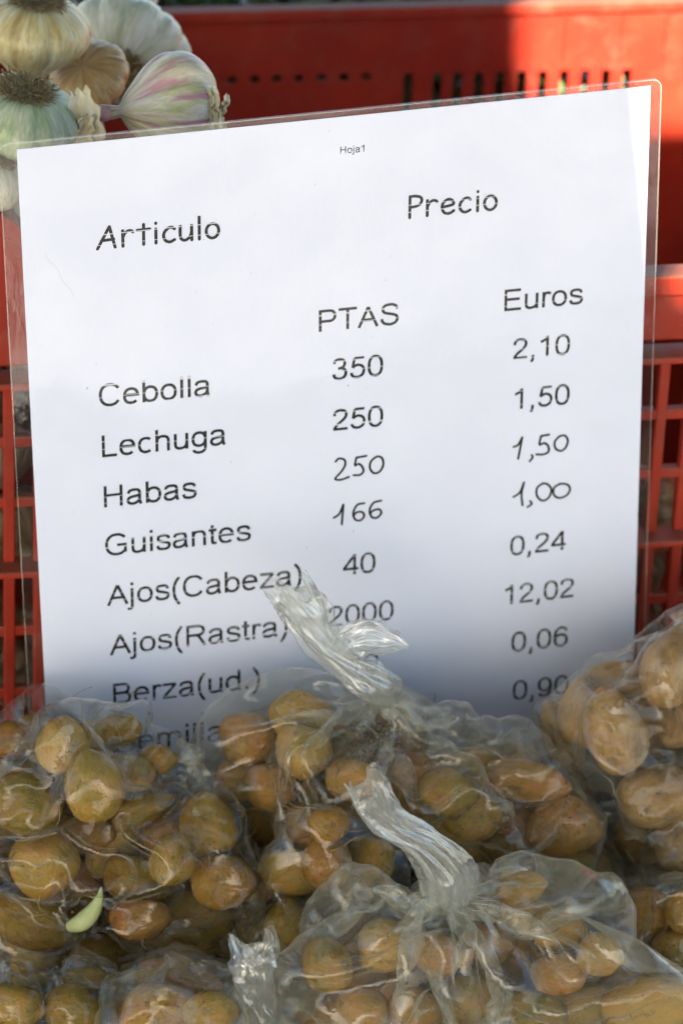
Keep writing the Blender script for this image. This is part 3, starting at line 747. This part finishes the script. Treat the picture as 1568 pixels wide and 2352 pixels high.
SN = np.array((.2559,-.9655,.0475)); SN /= np.linalg.norm(SN); SP = np.array((-.1645,-.0233,.4133)) + SN*.0012
def zc(reg, x, y):
    if reg == 3: return x*.5, 1554+y*.5
    return 784+x*.5, 1394.5+y*.5
def rotd(px_angle, extra):            # long axis (z) turned px_angle degrees in the picture plane
    a = R(px_angle); ax = (RIGHT*math.cos(a)+UP*math.sin(a)+FWD*extra).normalized()
    return ax.to_track_quat('Z', 'X').to_matrix()
def make_bag(name_label, bag_label, plabel, reg_list, kind, Yc, ctr, neck, seed, fill, mat, group, **kw):
    P = []
    for e in reg_list:
        reg, x, y, rx, ry, dY = e[:6]; ang = e[6] if len(e) > 6 else None
        px, py = zc(reg, x, y); Y = Yc+dY; c = at(px, py, Y)
        sc_ = (c-CAM).dot(FWD)/PXF*.5; a, b_ = rx*sc_*1.12, ry*sc_*1.12
        if ang is None: ang = 0 if rx >= ry else 90
        lo, sh = max(a, b_), min(a, b_)
        P.append(dict(c=np.array(c), r=(lo+sh)/2*.97, rad=(sh, sh*random.uniform(.95, 1.03), lo), rot=rotd(ang+random.uniform(-12, 12), random.uniform(-.3, .3))))
    for (fx, fy, fY, fr) in fill:
        c = at(fx, fy, fY); rr = fr*random.uniform(.85, 1.12)
        P.append(dict(c=np.array(c), r=rr, free=1, rad=(rr*.93, rr*.95, rr*1.12), rot=rotd(random.uniform(0, 180), random.uniform(-1, 1))))
    relax(P)
    poly = kw.pop('poly', None)
    if poly: P = [p for p in P if not p.get('free') or inside(p, poly)]
    for p in P:
        dpt = (p['c']-SP)@SN
        if dpt < p['r']+.002: p['c'] = p['c']+SN*(p['r']+.002-dpt)
    ell = []
    for qi, p in enumerate(P):
        potato(Vector(p['c']), p['rad'], p['rot'], kind, LAB.get((bag_label[:20], qi), plabel), group, TINT.get((bag_label[:20], qi)))
        ell.append((p['c'], p['rad'], np.array(p['rot'])))
    root = empty('plastic_bag', Vector((ctr.x, ctr.y, min(p['c'][2] for p in P)-.01)))
    tag(root, bag_label, 'plastic bag', 'clear plastic bags of potatoes')
    rows, cols = kw.pop('rows', 120), kw.pop('cols', 192)
    X = drape(ctr, neck, ell, seed, rows, cols, plane=(SN, SP), **kw)
    Vv = X.reshape(-1, 3)-np.array(root.location)
    npmesh('film', Vv, gridfaces(rows, cols), mat, root)
    return root, P
def tl(root, pts, radii, twist, seed, **kw):
    return tail([tuple(Vector(p)-root.location) for p in pts], radii, twist, seed, root, **kw)

LB, MB_, RB, FB = 'clear plastic bag of small golden'[:20], 'knotted clear bag of golden'[:20], 'clear bag of larger dusty'[:20], 'big knotted clear bag in'[:20]
LAB = {(LB,1): 'round golden potato at the top of the left bag, under the printed word Berza', (LB,2): 'tallest upright egg shaped potato in the left bag, just below a rounder one',
 (LB,3): 'round olive potato near the left picture edge, left of the tall egg shaped one', (LB,4): 'big pale golden potato at the left edge, above the green sprout',
 (LB,5): 'potato right above the tip of the green sprout, towards the middle of the left bag', (LB,6): 'smallest upright yellowish potato between two bigger ones, right side of left bag',
 (LB,7): 'golden potato high on the right side of the left bag', (LB,8): 'large potato at the lower right bulge of the left bag, beside the wedged bag',
 (LB,9): 'longest olive potato lying low in the left bag, touching the green sprout', (LB,10): 'oval tan potato lying to the right of the green sprout',
 (LB,14): 'small potato tucked under the top film of the left bag, below the bracketed word', (LB,13): 'thin long potato lying slanted across the middle of the left bag',
 (MB_,0): 'leftmost upper orange brown potato of the knotted bag, over the word Semillas', (MB_,1): 'pale yellow potato at the very top of the knotted bag, left of its knot',
 (MB_,2): 'yellow potato directly under the pale topmost one in the knotted bag', (MB_,3): 'brown potato low at the left end of the knotted bag', (MB_,6): 'long orange potato on the right shoulder of the knotted bag',
 (MB_,9): 'broad pale potato at the right end of the knotted bag, by the bigger tan potatoes', (MB_,10): 'potato seen just above the tip of the front twisted end',
 (RB,0): 'narrow upright tan potato at the left rim of the right bag', (RB,1): 'second tan potato from the left in the right bag, partly behind the largest',
 (RB,2): 'largest dusty tan potato of the right bag, standing upright', (RB,3): 'wide tan potato at the top of the right bag, above the largest one',
 (RB,6): 'wide tan potato lying beneath the largest one in the right bag',
 (FB,0): 'pale round potato at the left of the big front bag, below its twisted end', (FB,4): 'widest speckled potato at the bottom right of the big front bag'}
TINT = {(LB,1): .45, (LB,2): .38, (LB,3): .08, (LB,4): .55, (LB,5): .3, (LB,6): .28, (LB,7): .36, (LB,8): .68, (LB,9): .12, (LB,10): .95, (LB,13): .1, (LB,14): .2,
 (MB_,0): .82, (MB_,1): .5, (MB_,2): .42, (MB_,3): .65, (MB_,4): .7, (MB_,5): .82, (MB_,6): .85, (MB_,9): 1.0, (MB_,10): .7, (FB,0): .5, (FB,4): .5}
def fillgrid(x0, x1, y0, y1, Y0, Y1, n, r, seed):
    g = np.random.default_rng(seed); return [(g.uniform(x0, x1), g.uniform(y0, y1), g.uniform(Y0, Y1), r) for _ in range(n)]
import time as _t
T0 = _t.time()
# left bag
b1 = [(3,60,300,95,80,.02),(3,290,320,112,120,-.005),(3,430,515,128,158,-.02,100),(3,120,580,140,135,-.01),(3,200,860,145,140,-.02),(3,620,940,145,105,-.01,-20),(3,790,850,92,112,-.035),
 (3,960,690,130,135,-.005),(3,1020,940,138,120,-.02),(3,130,1120,225,112,-.03,-8),(3,640,1120,132,85,-.035,10),(3,900,1110,150,120,.0),(3,600,440,100,80,.01),(3,650,620,140,62,.01,25),
 (3,540,240,100,70,.03),(3,400,730,115,75,.0),(3,450,1290,135,95,-.02),(3,180,1290,120,90,-.02),(3,760,1230,210,90,.0),(3,-60,500,120,110,.0),(3,-80,900,130,120,.0),(3,720,380,80,60,.02),(3,1050,1180,90,110,.01)]
AIR = lambda L: [tuple(at(*p)) for p in L]
A1, P1 = make_bag('', 'clear plastic bag of small golden potatoes at the left, below the word Berza', 'small smooth golden potato inside the clear bag at the left', b1, 0, -.10,
   at(250, 1940, -.085), at(-160, 1900, -.12), 11, fillgrid(0, 560, 1660, 2240, -.085, -.045, 60, .0135, 1)+fillgrid(-60, 480, 1950, 2200, -.09, -.04, 8, .0135, 2), M_FILM, 'potatoes in the left bag', slack=1.06, poly=[(-300,1640),(60,1632),(220,1632),(330,1665),(400,1750),(520,1850),(585,1960),(570,2120),(500,2250),(-300,2400)], air=AIR([(60,1672,-.08),(200,1668,-.085),(310,1695,-.085),(545,1880,-.09),(580,1970,-.10),(555,2130,-.10)]))
# back middle bag
b2 = [(3,1130,290,118,118,-.0),(3,1375,190,130,115,.0),(3,1390,345,120,110,-.01),(3,1090,480,108,95,-.005),(3,1245,510,115,105,-.015),(3,1430,690,125,98,-.03),
 (4,840,800,180,95,-.0,0),(4,480,850,120,105,-.02),(4,590,960,125,105,-.025),(4,1020,1010,150,130,-.01),(4,60,800,125,95,-.03),(4,330,745,100,70,.0),(4,980,1190,160,90,-.01),(4,230,640,110,90,.01),(4,780,960,130,90,-.0),(4,1150,1200,90,110,.01)]
A2, P2 = make_bag('', 'knotted clear bag of golden potatoes against the price list, its twisted end raised', 'golden potato inside the knotted bag against the price list', b2, 0, -.062,
   at(980, 1870, -.05), at(872, 1612, -.060), 22, fillgrid(520, 1380, 1680, 2200, -.055, -.025, 70, .0145, 3), M_FILM2, 'potatoes in the knotted middle bag', slack=1.07, gather=1.35, poly=[(600,1610),(720,1570),(1000,1640),(1260,1740),(1340,1840),(1420,2060),(1300,2250),(700,2250),(600,1950),(485,1800),(495,1700)], air=AIR([(660,1615,-.055),(530,1700,-.06),(495,1760,-.065),(1000,1630,-.055),(1130,1690,-.055),(1250,1735,-.055),(1330,1830,-.06),(1410,2060,-.07)]))
# right bag
b4 = [(4,1010,610,85,165,.01,100),(4,1110,490,105,145,.0,95),(4,1260,570,130,180,-.02,100),(4,1290,340,165,95,.01,5),(4,1500,300,130,150,.0),(4,1530,530,90,110,-.0),
 (4,1450,860,165,130,-.02,10),(4,1410,1040,140,130,-.015),(4,1545,1090,110,115,-.03),(4,1490,1270,95,75,-.0),(4,1600,200,120,120,.01),(4,1690,480,140,130,.0),(4,1700,800,140,140,-.01)]
A4, P4 = make_bag('', 'clear bag of larger dusty tan potatoes at the right picture edge', 'larger dusty tan potato inside the bag at the right edge', b4, 1, -.035,
   at(1560, 1800, -.02), at(1760, 1330, -.02), 44, fillgrid(1320, 1750, 1560, 2080, -.015, .01, 34, .0175, 4), M_FILM2, 'potatoes in the right bag', slack=1.04, gather=1.0, poly=[(1270,1640),(1330,1570),(1900,1300),(1900,2200),(1440,2060),(1400,1800)], air=AIR([(1272,1690,-.03),(1410,1800,-.04),(1440,2040,-.04)]))
# bag between the left and the front one
b8 = [(3,1340,900,140,100,-.0,-10),(3,1325,1160,112,120,-.01),(3,1190,960,90,80,.01),(4,140,1170,105,120,-.0),(3,1500,860,110,120,.0),(3,1150,1150,80,90,.01),(4,-60,1000,90,80,.0)]
A8, P8 = make_bag('', 'slack clear bag of potatoes wedged between the left bag and the front bag', 'potato in the slack bag wedged between its neighbours', b8, 0, -.115,
   at(700, 2080, -.105), at(640, 2290, -.14), 88, fillgrid(600, 850, 1950, 2200, -.115, -.08, 12, .0135, 5), M_FILM, 'potatoes in the wedged bag', slack=1.06, poly=[(600,1900),(900,1900),(900,2300),(560,2300)], rows=90, cols=150)
# front bag
b3 = [(4,195,1560,122,112,-.0),(4,440,1600,105,90,-.01),(4,860,1410,130,80,.03,-20),(4,1180,1600,100,90,.0),(4,1430,1830,230,125,-.0,5),(4,100,1860,120,110,-.02),(4,870,1880,150,110,-.01),
 (4,600,1800,130,100,-.01),(4,330,1850,110,100,-.02),(4,820,1290,110,75,.03),(4,1000,1480,120,90,.02),(4,660,1560,120,90,.02),(3,1500,1330,110,120,-.01),(4,1130,1850,140,110,.0),(4,1000,1680,120,90,.0)]
A3, P3 = make_bag('', 'big knotted clear bag in front, its shiny twisted end pointing up to the left', 'potato dimly seen through the big knotted front bag', b3, 0, -.175,
   at(1080, 2330, -.155), at(1045, 2078, -.175), 33, fillgrid(680, 1560, 2060, 2500, -.155, -.12, 70, .0145, 6), M_FILM3, 'potatoes in the big front bag', slack=1.09, gather=1.5, poly=[(860,2060),(1180,2020),(1300,2050),(1420,2150),(1568,2300),(1700,2600),(600,2600),(650,2280),(730,2150)], air=AIR([(850,2045,-.165),(730,2140,-.17),(660,2260,-.18),(640,2350,-.19),(1180,2000,-.15),(1290,2030,-.15),(1400,2130,-.15),(1540,2290,-.155),(1000,2150,-.20)]))
# lower right bag
b5 = [(4,1400,1420,130,112,.0),(4,1545,1600,115,110,-.01),(4,1600,1400,110,100,.0),(4,1680,1650,120,110,.0)]
A5, P5 = make_bag('', 'clear bag of potatoes in the lower right corner, half hidden by the front bag', 'potato in the lower right corner bag', b5, 0, -.12,
   at(1540, 2200, -.115), at(1750, 2150, -.13), 55, fillgrid(1480, 1640, 2150, 2300, -.12, -.09, 5, .014, 7), M_FILM, 'potatoes in the lower right bag', slack=1.06, poly=[(1400,2080),(1800,2050),(1800,2600),(1500,2300)], rows=90, cols=150)
# two front left bags
b6 = [(3,750,1560,195,135,-.0,0),(3,800,1390,190,80,.02,0),(3,960,1560,110,110,.0),(3,600,1600,100,100,.0)]
A6, P6 = make_bag('', 'rounded clear bag top at the bottom edge, left of the small twisted end', 'potato under the rounded bag top at the bottom edge', b6, 0, -.19,
   at(400, 2370, -.18), at(610, 2470, -.20), 66, fillgrid(300, 520, 2380, 2500, -.19, -.15, 6, .014, 8), M_FILM2, 'potatoes in the bottom middle bag', slack=1.06, poly=[(260,2290),(400,2225),(530,2290),(560,2700),(250,2700)], air=AIR([(270,2275,-.185),(400,2220,-.185),(510,2270,-.185)]), rows=90, cols=150)
b7 = [(3,330,1540,120,110,.0),(3,60,1510,130,90,.0),(3,390,1400,90,60,.02),(3,150,1410,90,50,.02),(3,-60,1600,120,100,.0)]
A7, P7 = make_bag('', 'clear bag of potatoes in the bottom left corner of the pile', 'potato in the bottom left corner bag', b7, 0, -.19,
   at(120, 2370, -.18), at(-60, 2500, -.2), 77, fillgrid(50, 250, 2380, 2480, -.19, -.15, 5, .014, 9), M_FILM, 'potatoes in the bottom left bag', slack=1.06, poly=[(-300,2260),(250,2250),(280,2700),(-300,2700)], rows=90, cols=150)
print('drape', _t.time()-T0)
# twisted ends
tl(A2, [at(880,1640,-.060), at(874,1608,-.060), at(850,1560,-.064), at(800,1515,-.066), at(745,1475,-.066), at(705,1430,-.066), at(665,1365,-.068)], [.006,.0105,.0155,.0110,.0115,.014,.016], 2.2, 3, flat=.7)
tl(A2, [at(770,1500,-.067), at(800,1478,-.068), at(850,1468,-.070), at(900,1475,-.072), at(935,1487,-.072)], [.006,.010,.0125,.008,.0015], .8, 4, flat=.6, layers=1)
tl(A3, [at(1050,2092,-.176), at(1042,2064,-.177), at(1018,2010,-.180), at(965,1940,-.182), at(912,1892,-.184), at(875,1850,-.186), at(845,1806,-.188)], [.007,.0130,.0150,.0125,.0120,.0125,.0130], 1.2, 7, flat=.8)
tl(A6, [at(625,2440,-.20), at(608,2360,-.20), at(596,2290,-.20), at(585,2230,-.20), at(570,2190,-.20)], [.012,.0105,.011,.0125,.016], 1.6, 9, flat=.8)
tl(A1, [at(470,1790,-.07), at(450,1760,-.07), at(438,1738,-.07), at(425,1722,-.07)], [.004,.006,.008,.009], 1.6, 12, flat=.8)
# soil crumbs inside the knotted bag
def crumbs(root, c, n, spread, seed):
    g = np.random.default_rng(seed); V = []; F = []
    for i in range(n):
        p = np.array(c)+g.normal(size=3)*spread; s = g.uniform(.0003, .0009); k = len(V)
        V += [tuple(p+g.normal(size=3)*s) for _ in range(4)]; F += [(k,k+1,k+2),(k,k+2,k+3),(k,k+3,k+1),(k+1,k+3,k+2)]
    o = mesh('soil_crumbs', [tuple(Vector(v)-root.location) for v in V], F, M_SOIL, root, smooth=False); o['kind'] = 'stuff'
crumbs(A2, at(865, 1690, -.062), 700, np.array([.008, .006, .006]), 1)
crumbs(A2, at(1180, 1860, -.095), 160, np.array([.02, .004, .008]), 2)
crumbs(A1, at(300, 2000, -.10), 260, np.array([.03, .02, .02]), 3)
def fibres(root, pts, n, seed, Ls=(.004, .016)):
    g = np.random.default_rng(seed); V = []; F = []
    for i in range(n):
        p = np.array(pts[g.integers(len(pts))])+g.normal(size=3)*.011; d = g.normal(size=3); d /= np.linalg.norm(d); w = g.uniform(.00010, .00030); L = g.uniform(*Ls)/4
        sd = np.cross(d, g.normal(size=3)); sd /= np.linalg.norm(sd)
        for q in range(5):
            k = len(V); u2 = np.cross(d, sd); V += [p+sd*w, p-sd*w*.5+u2*w, p-sd*w*.5-u2*w]
            if q: F += [(k-3, k-2, k+1, k), (k-2, k-1, k+2, k+1), (k-1, k-3, k, k+2)]
            p = p+d*L; d = d+g.normal(size=3)*.35; d /= np.linalg.norm(d)
    o = mesh('dry_rootlets', [tuple(Vector(v)-root.location) for v in V], F, M_FIB, root, smooth=False); o['kind'] = 'stuff'
M_FIB = mat_simple('rootlet_fibre', (.05, .035, .015), (.30, .22, .10), 120)
fibres(A1, [tuple(p['c']-np.array(FWD)*.012) for p in P1], 420, 31)
fibres(A2, [tuple(p['c']-np.array(FWD)*.012) for p in P2], 260, 32)
fibres(A8, [tuple(p['c']-np.array(FWD)*.012) for p in P8], 120, 33)
fibres(A6, [tuple(p['c']-np.array(FWD)*.012) for p in P6], 60, 34)
# green sprout
P = [Vector(at(160,2130,-.142)), Vector(at(186,2120,-.146)), Vector(at(208,2100,-.145)), Vector(at(225,2072,-.143)), Vector(at(233,2038,-.141))]
sp_root = empty('sprout', P[1])
V = []; F = []; cc = crom([tuple(p) for p in P], 6); rr_ = [.0026,.0042,.0040,.0025,.0003]; rc_ = [q[0] for q in crom([(r, 0) for r in rr_], 6)]
for i, (c, r) in enumerate(zip(cc, rc_)):
    t = Vector(cc[min(i+1, len(cc)-1)]-cc[max(i-1, 0)]).normalized(); a = t.cross(FWD).normalized(); b_ = t.cross(a)
    for k in range(14): q = 2*math.pi*k/14; V.append(Vector(c)+a*r*math.cos(q)+b_*r*math.sin(q)*.8-P[1])
for i in range(len(cc)-1):
    for k in range(14): F.append((i*14+k, i*14+(k+1) % 14, (i+1)*14+(k+1) % 14, (i+1)*14+k))
mesh('shoot', V, F, M_SPROUT, sp_root); tag(sp_root, 'bright green pointed sprout growing out of a long potato low in the left bag', 'sprout')

# ------------------------------------------------------------------ garlic
def garlic_mesh(name, lobes, seed, mat, neckh=.35, depth=.10, nu=96, nv=44):
    g = np.random.default_rng(seed); V = []; ph0 = g.uniform(0, 6)
    amps = g.uniform(.6, 1.3, lobes); offs = g.normal(size=lobes)*.12
    for j in range(nv+1):
        t = j/nv                      # 0 root end (z=-.8) .. 1 neck tip
        for i in range(nu):
            p = 2*math.pi*i/nu
            a = math.pi*min(t/.86, 1)
            rad = math.sin(a)**.72 if t < .86 else 0
            body = max(0, math.sin(math.pi*min(1, (t+.015)/.93)))**.62
            taper = 1-.25*t
            neck = .13*math.exp(-((t-1)/.14)**2)
            q = (p*lobes/(2*math.pi)+ph0) % lobes; k = int(q); fr = q-k
            lob = -depth*amps[k]*(abs(fr-.5)*2)**5*min(1, body*1.2)
            fine = .006*math.sin(31*p+seed)+.005*math.sin(53*p+2*t)
            r = body*taper*(1+lob+fine+.02*math.sin(p*2+seed))*1.08 + neck
            if t < .06: r *= (t/.06)**.5
            z = -.80+1.45*t**1.05 + neckh*max(0, (t-.8)/.2)**1.5
            if t < .12: z += .13*(1-t/.12)**2
            V.append((r*math.cos(p), r*math.sin(p), z))
    F = [(j*nu+i, j*nu+(i+1) % nu, (j+1)*nu+(i+1) % nu, (j+1)*nu+i) for j in range(nv) for i in range(nu)]
    F.append(tuple((nv*nu+i) for i in range(nu)))
    me = bpy.data.meshes.new(name); me.from_pydata(V, [], F); me.update(); me.materials.append(mat)
    me.polygons.foreach_set('use_smooth', [True]*len(me.polygons)); return me
def root_mesh(seed, n=1100, R0=.40):
    g = random.Random(seed); V = []; F = []
    for _ in range(n):
        a = g.uniform(0, 6.28); r = R0*math.sqrt(g.random()); x, y, z = r*math.cos(a), r*math.sin(a), -.72
        dx, dy, dz = math.cos(a)*g.uniform(.2, 1), math.sin(a)*g.uniform(.2, 1), -g.uniform(.0, .5)
        L = g.uniform(.02, .06); w = .007; px, py, pz = x, y, z
        for s in range(3):
            nx, ny, nz = px+dx*L, py+dy*L, pz+dz*L; k = len(V)
            V += [(px-w*dy, py+w*dx, pz), (px+w*dy, py-w*dx, pz), (nx+w*dy, ny-w*dx, nz), (nx-w*dy, ny+w*dx, nz), (px, py, pz-w), (nx, ny, nz-w)]
            F += [(k,k+1,k+2,k+3), (k,k+3,k+5,k+4), (k+1,k+4,k+5,k+2)]
            px, py, pz = nx, ny, nz; dx += g.uniform(-.9, .9); dy += g.uniform(-.9, .9); dz += g.uniform(-.4, .6)
    me = bpy.data.meshes.new('roots'); me.from_pydata(V, [], F); me.update(); me.materials.append(M_ROOT); return me
ROOTS = [root_mesh(i) for i in range(2)]
GM = [garlic_mesh('bulb', 11, 1, M_G1), garlic_mesh('bulb', 12, 2, M_G2), garlic_mesh('bulb', 10, 3, M_G3), garlic_mesh('bulb', 11, 4, M_G5)]
def garlic(c, r, neckdir, mesh_, label, group=None, roots=True, spin=0, squash=1.0):
    """neckdir points from the bulb's middle to its neck"""
    q = Vector(neckdir).to_track_quat('Z', 'Y').to_matrix() @ Matrix.Rotation(spin, 3, 'Z')
    root = empty('garlic_bulb', c); root.matrix_world = Matrix.Translation(c) @ q.to_4x4()
    b_ = bpy.data.objects.new('bulb', mesh_); COL.objects.link(b_); b_.parent = root; b_.scale = (r, r*squash, r)
    if roots:
        t = bpy.data.objects.new('roots', random.choice(ROOTS)); COL.objects.link(t); t.parent = root; t.scale = (r, r*squash, r); t['kind'] = 'stuff'
    tag(root, label, 'garlic', group); return root
def cdir(x, y, z): return RIGHT*x + UP*y - FWD*z       # picture right, picture up, towards the camera
# garlic scales: the bulb mesh works in a unit frame, so its skin pattern is in object space
G1 = garlic(at(72, 95, .115), .0300, cdir(-.15, -.85, -.45), GM[0], 'large cream garlic bulb in the top left corner of the picture, brown roots upward')
G2 = garlic(at(300, 95, .20), .0350, cdir(.25, .75, -.7), GM[1], 'pale blurred garlic bulb behind the others at the top left', spin=1)
G3 = garlic(at(42, 296, .045), .0300, cdir(-.2, -.8, -.55), GM[2], 'greenish garlic bulb with brown root tuft above the left corner of the list', spin=2)
G5 = garlic(at(212, 190, .13), .0215, cdir(.3, -.5, -.8), garlic_mesh('bulb', 10, 6, mat_garlic('garlic_skin_orange', (.36,.20,.07), (.52,.33,.13), (.56,.44,.24), 0)), 'orange tinted garlic bulb squeezed between the two top bulbs', roots=False, spin=.5)
G6 = garlic(at(-35, 410, .03), .0245, cdir(-.3, -.6, -.6), GM[1], 'garlic bulb cut off by the left picture edge, beside the list', spin=.3)
G7 = garlic(at(5, 500, .04), .0190, cdir(.2, .5, .8), GM[2], 'small grey green garlic bulb low at the left edge above the crate rim', roots=False)
# the sharp pink streaked one
def pink_garlic(c, r):  # squat head lying on its side
    nd = cdir(-.88, -.12, .34)
    root = garlic(c, r, nd, garlic_mesh('bulb', 6, 9, M_G4, neckh=.10, depth=.16), 'pink and green streaked garlic bulb with torn papery skin above the price list', roots=False, spin=2.2, squash=.92)
    root.children[0].scale = (r*.86, r*.86, r*1.12)
    inv = root.matrix_world.inverted()
    M_STUB = mat_simple('pink_stub', (.45, .16, .18), (.62, .36, .30), 90, .5)
    V, F = sphere_np(16, 10); V = V*np.array([.0042, .0042, .0052])
    o = mesh('stem_stub', V, F, M_STUB, root); o.location = (0, 0, r*.93)
    # papery flaps
    def flap(cpx, cpy, dY, w, h, ang, curl, seed, nm):
        g = random.Random(seed); V = []; F = []; nu, nv = 12, 9; c0 = at(cpx, cpy, dY)
        a = R(ang); ux = RIGHT*math.cos(a)+UP*math.sin(a); uy = -RIGHT*math.sin(a)+UP*math.cos(a); uz_ = -FWD
        for j in range(nv+1):
            for i in range(nu+1):
                s, t = i/nu-.5, j/nv-.5
                ww = w*(1-.55*max(0, t+.2))*(1+.12*math.sin(9*t+seed)); z = curl*(s*s*2+.5*t*t)+.0004*math.sin(9*s+seed)
                p = c0+ux*(ww*s+.0010*math.sin(17*t+seed))+uy*(h*t+.0014*math.sin(13*s+seed*2))+uz_*z
                V.append(inv @ p)
        for j in range(nv):
            for i in range(nu): k = j*(nu+1)+i; F.append((k, k+1, k+nu+2, k+nu+1))
        o = mesh(nm, V, F, M_G1P, root)
        md = o.modifiers.new('solid', 'SOLIDIFY'); md.thickness = .0002
    flap(196, 268, .040, .015, .026, 14, .004, 1, 'papery_skin')
    flap(196, 305, .036, .009, .016, -8, .003, 5, 'papery_skin')
    flap(494, 262, .046, .006, .024, 8, .003, 2, 'papery_skin')
    flap(512, 246, .048, .0035, .011, -28, .002, 3, 'papery_skin')
    flap(506, 286, .046, .005, .006, 10, .001, 4, 'papery_skin')
    return root
def mat_paperskin():
    M, n, l, b, o = newmat('papery_skin'); co = objco(n)
    l.new(ramp(n, l, noise(n, l, mapping(n, l, co, (60, 400, 60)), 1.0, 5), [(0.3, (.42,.32,.14)), (0.5, (.60,.52,.30)), (0.7, (.70,.66,.50))]), b.inputs['Base Color'])
    b.inputs['Roughness'].default_value = .4; return M
M_G1P = mat_paperskin()
GP = pink_garlic(at(372, 246, .062), .0315)
# the rest of the crate's garlic, mostly hidden behind the price list and seen through the grid
gi = 0
gr = random.Random(12)
for lay, z0 in enumerate((.035, .078, .121, .164, .205)):
    for iv in range(5):
        for iu in range(12):
            u = -.262+.047*iu+gr.uniform(-.006, .006)+(.012 if lay % 2 else 0); v_ = .035+.055*iv+gr.uniform(-.006, .006)
            if abs(u) > .27: continue
            p = mc @ Vector((u, v_, z0+gr.uniform(-.004, .004)))
            if iv > 0 and lay < 4: continue
            if lay == 4 and u > .06: continue
            o = bpy.data.objects.new('garlic_bulb', GM[3]); COL.objects.link(o)
            q = Vector((gr.uniform(-1,1), gr.uniform(-1,1), gr.uniform(-1,1))).to_track_quat('Z', 'Y').to_matrix().to_4x4()
            s = gr.uniform(.021, .0245); o.matrix_world = Matrix.Translation(p) @ q @ Matrix.Scale(s, 4)
            tag(o, 'garlic bulb heaped low inside the red crate, glimpsed through its grid', 'garlic', 'garlic heaped inside the crate')
# heap rising to the left end
for (u, v_, z) in [(-.235,.05,.252),(-.185,.06,.250),(-.235,.11,.255),(-.185,.12,.252),(-.14,.09,.248),(-.24,.17,.25),(-.19,.18,.25),(-.14,.15,.25),(-.10,.11,.245),(-.20,.06,.298),(-.245,.07,.30),(-.16,.08,.30),
                   (-.21,.12,.30),(-.16,.13,.298),(-.20,.18,.30),(-.14,.19,.295),(-.12,.07,.30),(-.24,.02,.262),(-.18,.10,.345),(-.13,.11,.342),(-.12,.16,.325),(-.165,.055,.345),(-.12,.05,.345)]:
    o = bpy.data.objects.new('garlic_bulb', GM[gr.randrange(3)]); COL.objects.link(o)
    q = Vector((gr.uniform(-1,1), gr.uniform(-1,1), gr.uniform(-1,1))).to_track_quat('Z', 'Y').to_matrix().to_4x4()
    o.matrix_world = Matrix.Translation(mc @ Vector((u, v_, z))) @ q @ Matrix.Scale(.0235, 4)
    tag(o, 'garlic bulb packed beneath the top layer at the left end of the crate', 'garlic', 'garlic packed under the top layer')
# greens beyond the crate
g = np.random.default_rng(3); V = []; F = []
for i in range(5000):
    u, v_ = g.uniform(-.30, .34), g.uniform(DEP+.02, DEP+.16); z = g.uniform(.06, .29)+.05*(v_-DEP)/.16
    p = mc @ Vector((u, v_, z)); d = Vector(g.normal(size=3)).normalized(); e = d.orthogonal().normalized(); L, w = g.uniform(.012, .03), g.uniform(.003, .008); k = len(V)
    nn = d.cross(e)
    V += [p-d*L, p+e*w+nn*w*.3, p+d*L, p-e*w+nn*w*.3]; F += [(k, k+1, k+2, k+3)]
o = mesh('leafy_greens', V, F, M_LEAF, smooth=False); tag(o, 'dark green leafy vegetables heaped beyond the red crate, seen through its slots', 'greens', kind='stuff')
print('total', _t.time()-T0)
